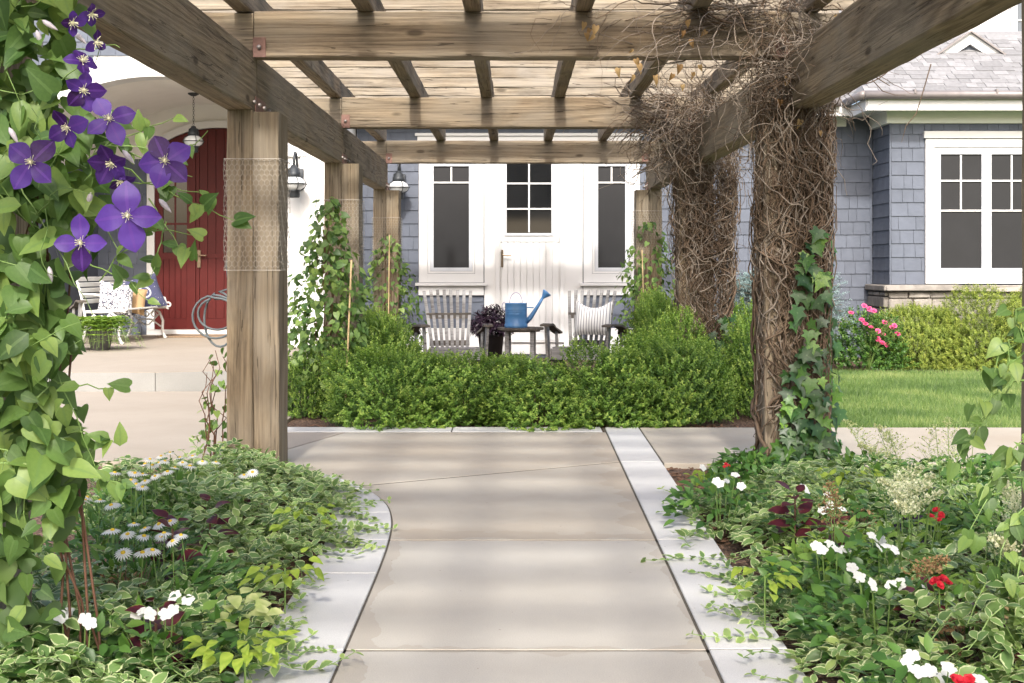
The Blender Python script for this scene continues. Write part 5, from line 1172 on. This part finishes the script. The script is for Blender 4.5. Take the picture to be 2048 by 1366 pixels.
# potted purple plant
pp = thing('potted_plant', 'dark purple leafed plant in a pot behind the bare garden chair', 'potted plant', (at(982,640,15.2)[0],15.2,-.03))
mb = MB(); mb.lathe([(0,0),(.11,0),(.15,.40),(.16,.40),(.16,.43),(.14,.43),(.13,.36),(0,.36)], 24); mb.build('pot', mat_plain('dark_glazed_pot', (.05,.05,.055), .5, .2, 6), pp, True, local=True)
A = shrub_mesh_arrays(.21,.2,.27,300,9,.07,.06,91,.2); A = (A[0]+np.array([pp.location.x,15.2,.36]),)+A[1:]; bulk('foliage', ovate(.14,3,.2,.45,.4), *A, LPUR, pp)
# bench on the porch
WM = mat_plain('white_cast_iron', (.66,.66,.63), .55, .06, 8, 0, .001, 60, .4, ((.4,.38,.33), .35))
WSL = mat_plain('white_painted_slat', (.66,.67,.64), .6, .06, 8, 0, .001, 60, .4, ((.42,.42,.38), .35))
bn = thing('garden_bench', 'white slatted bench with ornate cast iron ends beside the red door', 'bench', (-5.24,17.5,.18), R(84))
BL = 1.5
for sx in (-1,1):
    x = sx*BL/2; mb = MB()
    def curve(P, r_): mb.tube([(x,y,z) for y, z in P], r_, 7)
    curve([(-.30,0),(-.27,.02),(-.24,.10),(-.25,.24),(-.20,.36),(-.10,.42)], [.026,.022,.020,.019,.018,.016]); curve([(.30,0),(.26,.02),(.22,.12),(.20,.26),(.22,.40),(.26,.60),(.33,.84)], [.026,.022,.020,.019,.018,.017,.014])
    curve([(-.32,.43),(-.20,.425),(0,.41),(.22,.41)], .017); curve([(-.22,.16),(-.08,.26),(.06,.26),(.20,.16)], .012); curve([(-.20,.34),(-.04,.18),(.02,.18),(.2,.34)], .010); curve([(-.14,.41),(-.02,.30),(.14,.41)], .009)
    for a0 in range(3): curve([(-.12+.11*a0+.035*math.cos(t), .33+.035*math.sin(t)) for t in np.linspace(0,6.28,11)], .007)
    for c in ((-.33,.46),): curve([(c[0]+.045*math.cos(t)*(1-t/9), c[1]+.045*math.sin(t)*(1-t/9)) for t in np.linspace(-1.6,5.5,14)], .013)
    curve([(.28,.64),(.10,.64),(-.14,.60),(-.28,.56),(-.30,.48)], .014)
    mb.build('iron_end', WM, bn, True, local=True)
for k in range(6): box('seat_slat', WSL, bn, -BL/2-.02, BL/2+.02, -.31+k*.088, -.31+k*.088+.07, .432-.004*k, .452-.004*k, .004, True)
for k in range(5):
    z = .52+k*.072; y = .235+k*.02+.0; box('back_slat', WSL, bn, -BL/2-.02, BL/2+.02, y-.01, y+.008, z, z+.055, .004, True)
MBn = Matrix.Translation((-5.42,17.75,.18)) @ Matrix.Rotation(R(38),4,'Z')
NAVY = mat_print('navy_medallion_print', (.05,.055,.11), (.42,.42,.47), 26, True, .75); WB = mat_print('white_black_print', (.06,.06,.09), (.68,.68,.68), 24, False, .42); TAN = mat_plain('tan_burlap', (.40,.265,.14), .95, .08, 40, 0, .003, 250)
BG = 'cushions on the white bench'
cushion('cushion', 'navy cushion with round medallion print on the white bench', NAVY, .52, .50, .15, Matrix.Translation(at(287,588,17.85)) @ Matrix.Rotation(R(28),4,'Z') @ Matrix.Rotation(R(-20),4,'X') @ Matrix.Rotation(R(-16),4,'Y'), BG)
cushion('cushion', 'plain tan burlap cushion between two patterned ones on the bench', TAN, .40, .38, .13, Matrix.Translation(at(262,600,17.45)) @ Matrix.Rotation(R(30),4,'Z') @ Matrix.Rotation(R(-20),4,'X') @ Matrix.Rotation(R(12),4,'Y'), BG)
cushion('cushion', 'white cushion with black speckled print on the white bench', WB, .46, .46, .14, Matrix.Translation(at(232,598,17.1)) @ Matrix.Rotation(R(34),4,'Z') @ Matrix.Rotation(R(-20),4,'X') @ Matrix.Rotation(R(10),4,'Y'), BG)
# potted fern
fp = at(190,700,15.4); fx = fp[0]; pf = thing('potted_fern', 'bright green fern in a grey pot in front of the white bench', 'potted fern', (fx,15.6,.18))
mb = MB(); mb.lathe([(0,0),(.11,0),(.15,.22),(.16,.22),(.16,.25),(.14,.25),(.13,.2),(0,.2)], 24); mb.build('pot', mat_plain('grey_pot', (.12,.12,.12), .7, .2, 6), pf, True, local=True)
P, D, Nn, S = [], [], [], []; stt = MB()
for k in range(80):
    a = random.uniform(0,6.28); L = random.uniform(.35,.62); o = np.array([math.cos(a),math.sin(a),0]); Q = [np.array([fx,15.6,.39])+o*L*s*.85+np.array([0,0,L*(1.55*s-1.85*s*s)]) for s in np.linspace(0,1,14)]; stt.tube(Q, .0018, 3, False)
    for i, q in enumerate(Q[1:]):
        s = (i+1)/13; sd = np.array([-o[1],o[0],0])
        for g in (-1,1): P.append(q); D.append(sd*g+o*.4+rv()*.1); Nn.append(np.array([0,0,1])+rv()*.2); S.append(.095*math.sin(math.pi*min(.97,s*.85+.12))+.012)
bulk('fronds', diamond(.2,.1), P, D, Nn, S, RNG.random(len(P)), LFERN, pf); stt.build('stems', STEMG, pf)
# hose on its holder
HOSE = mat_plain('grey_green_hose', (.085,.10,.105), .5, .15, 10)
hs = thing('garden_hose', 'grey garden hose looped on a holder beside the bare post', 'hose', (-1.95,9.0,-.1))
mb = MB(); P = []
c0 = np.array(at(455,612,9.0))
for k in range(3):
    rx, rz_ = .135+.03*math.sin(k*2), .11+.04*k
    P += [c0+np.array([-rx*.55+rx*math.cos(t+1.9)*1.0, .018*k+.02*math.sin(t), -.055-.02*k+rz_*math.sin(t+1.9)]) for t in np.linspace(0,6.0,22)]
P += [c0+np.array([.0,.05,.12]), c0+np.array([-.02,.06,.3]), c0+np.array([.03,.06,.42])]
mb.tube(P, .008, 8); mb.build('coil', HOSE, hs, True)
mb = MB(); mb.tube([(c0[0]+.06,9.06,-.12),(c0[0]+.06,9.06,1.05),(c0[0]+.03,9.04,1.1)], .012, 8); mb.tube([(c0[0]+.06,9.06,.98),(c0[0]-.10,9.04,.965)], .01, 8); mb.build('holder', BLACKM, hs, True)
# onion lanterns
GL = mat_plain('clear_ribbed_glass', (.55,.57,.58), .12, .15, 5, 0, 0, 60, .6)
def lantern(name, label, loc, mode, s=1.0):
    t = thing(name, label, 'lantern', loc, 0, 'onion lanterns'); L = dict(local=True)
    mb = MB(); mb.lathe([(0,-.115),(.045,-.115),(.05,-.105),(.05,-.065),(.06,-.06),(.06,-.052),(.0,-.05)], 18); mb.v = [(a*s,b_*s,c*s) for a,b_,c in mb.v]; mb.build('base', BLACKM, t, True, local=True)
    mb = MB(); mb.lathe([(.05,-.052),(.085,-.03),(.102,.0),(.085,.035),(.052,.058)], 22); mb.v = [(a*s,b_*s,c*s) for a,b_,c in mb.v]; mb.build('glass', GL, t, True, local=True)
    mb = MB(); mb.lathe([(0,.165),(.022,.160),(.03,.14),(.05,.13),(.052,.10),(.058,.095),(.058,.06),(.05,.056),(0,.056)], 18); mb.v = [(a*s,b_*s,c*s) for a,b_,c in mb.v]; mb.build('cap', BLACKM, t, True, local=True)
    for z, r_ in ((0,.107),):
        mb = MB(); mb.tube([(r_*s*math.cos(q),r_*s*math.sin(q),z*s) for q in np.linspace(0,6.2832,25)], .0045*s, 6); mb.build('guard_ring', BLACKM, t, True, local=True)
    for k in range(4):
        a = k*math.pi/2+.5; mb = MB(); mb.tube([(q*s*math.cos(a),q*s*math.sin(a),z*s) for q, z in ((.052,-.06),(.09,-.033),(.109,0),(.09,.04),(.056,.062))], .004*s, 5); mb.build('guard_wire', BLACKM, t, True, local=True)
    if mode == 'hang':
        mb = MB(); z = .165*s
        while z < .60:
            mb.tube([(.011*math.cos(q)*(1 if int(z*100) % 2 else .2), .011*math.cos(q)*(.2 if int(z*100) % 2 else 1), z+.017+.02*math.sin(q)) for q in np.linspace(0,6.283,9)], .003, 4, False); z += .031
        mb.build('chain', BLACKM, t, True, local=True); mb = MB(); mb.lathe([(0,0),(.03,.005),(.075,.03),(.075,.045),(0,.045)], 18, (0,0,z-.012)); mb.build('ceiling_plate', BLACKM, t, True, local=True)
        return z
    mb = MB(); mb.tube([(0,0,.16*s),(0,0,.22*s),(0,.04*s,.27*s),(0,.10*s,.27*s),(0,.15*s,.20*s),(0,.15*s,.10*s)], .010*s, 8); mb.build('arm', BLACKM, t, True, local=True)
    mb = MB(); mb.box(-.055*s,.055*s,.15*s,.175*s,-.04*s,.14*s,.006*s); mb.build('wall_plate', BLACKM, t, True, local=True)
lantern('hanging_lantern', 'black onion lantern hanging on a chain in the arched porch', (at(387,283,17.4)[0],17.4,at(387,283,17.4)[2]), 'hang', 1.28)
p = at(588,368,15.92); lantern('wall_lantern', 'black onion lantern on the white porch pier', (p[0],15.92,p[2]), 'wall', 1.45)
p = at(797,375,16.94); lantern('wall_lantern', 'black onion lantern on shingles left of the white entrance', (p[0],16.94,p[2]), 'wall', 1.35)

# stems, twigs and leaf masses too fine to pick apart
for o in bpy.data.objects:
    if o.parent and o.type == 'MESH' and o.name.split('.')[0] in ('stems','twig','tendrils','branches','foliage','plume','fronds','leaf_mass','stem','trailing_stems'): o['kind'] = 'stuff'   # masses of fine pieces
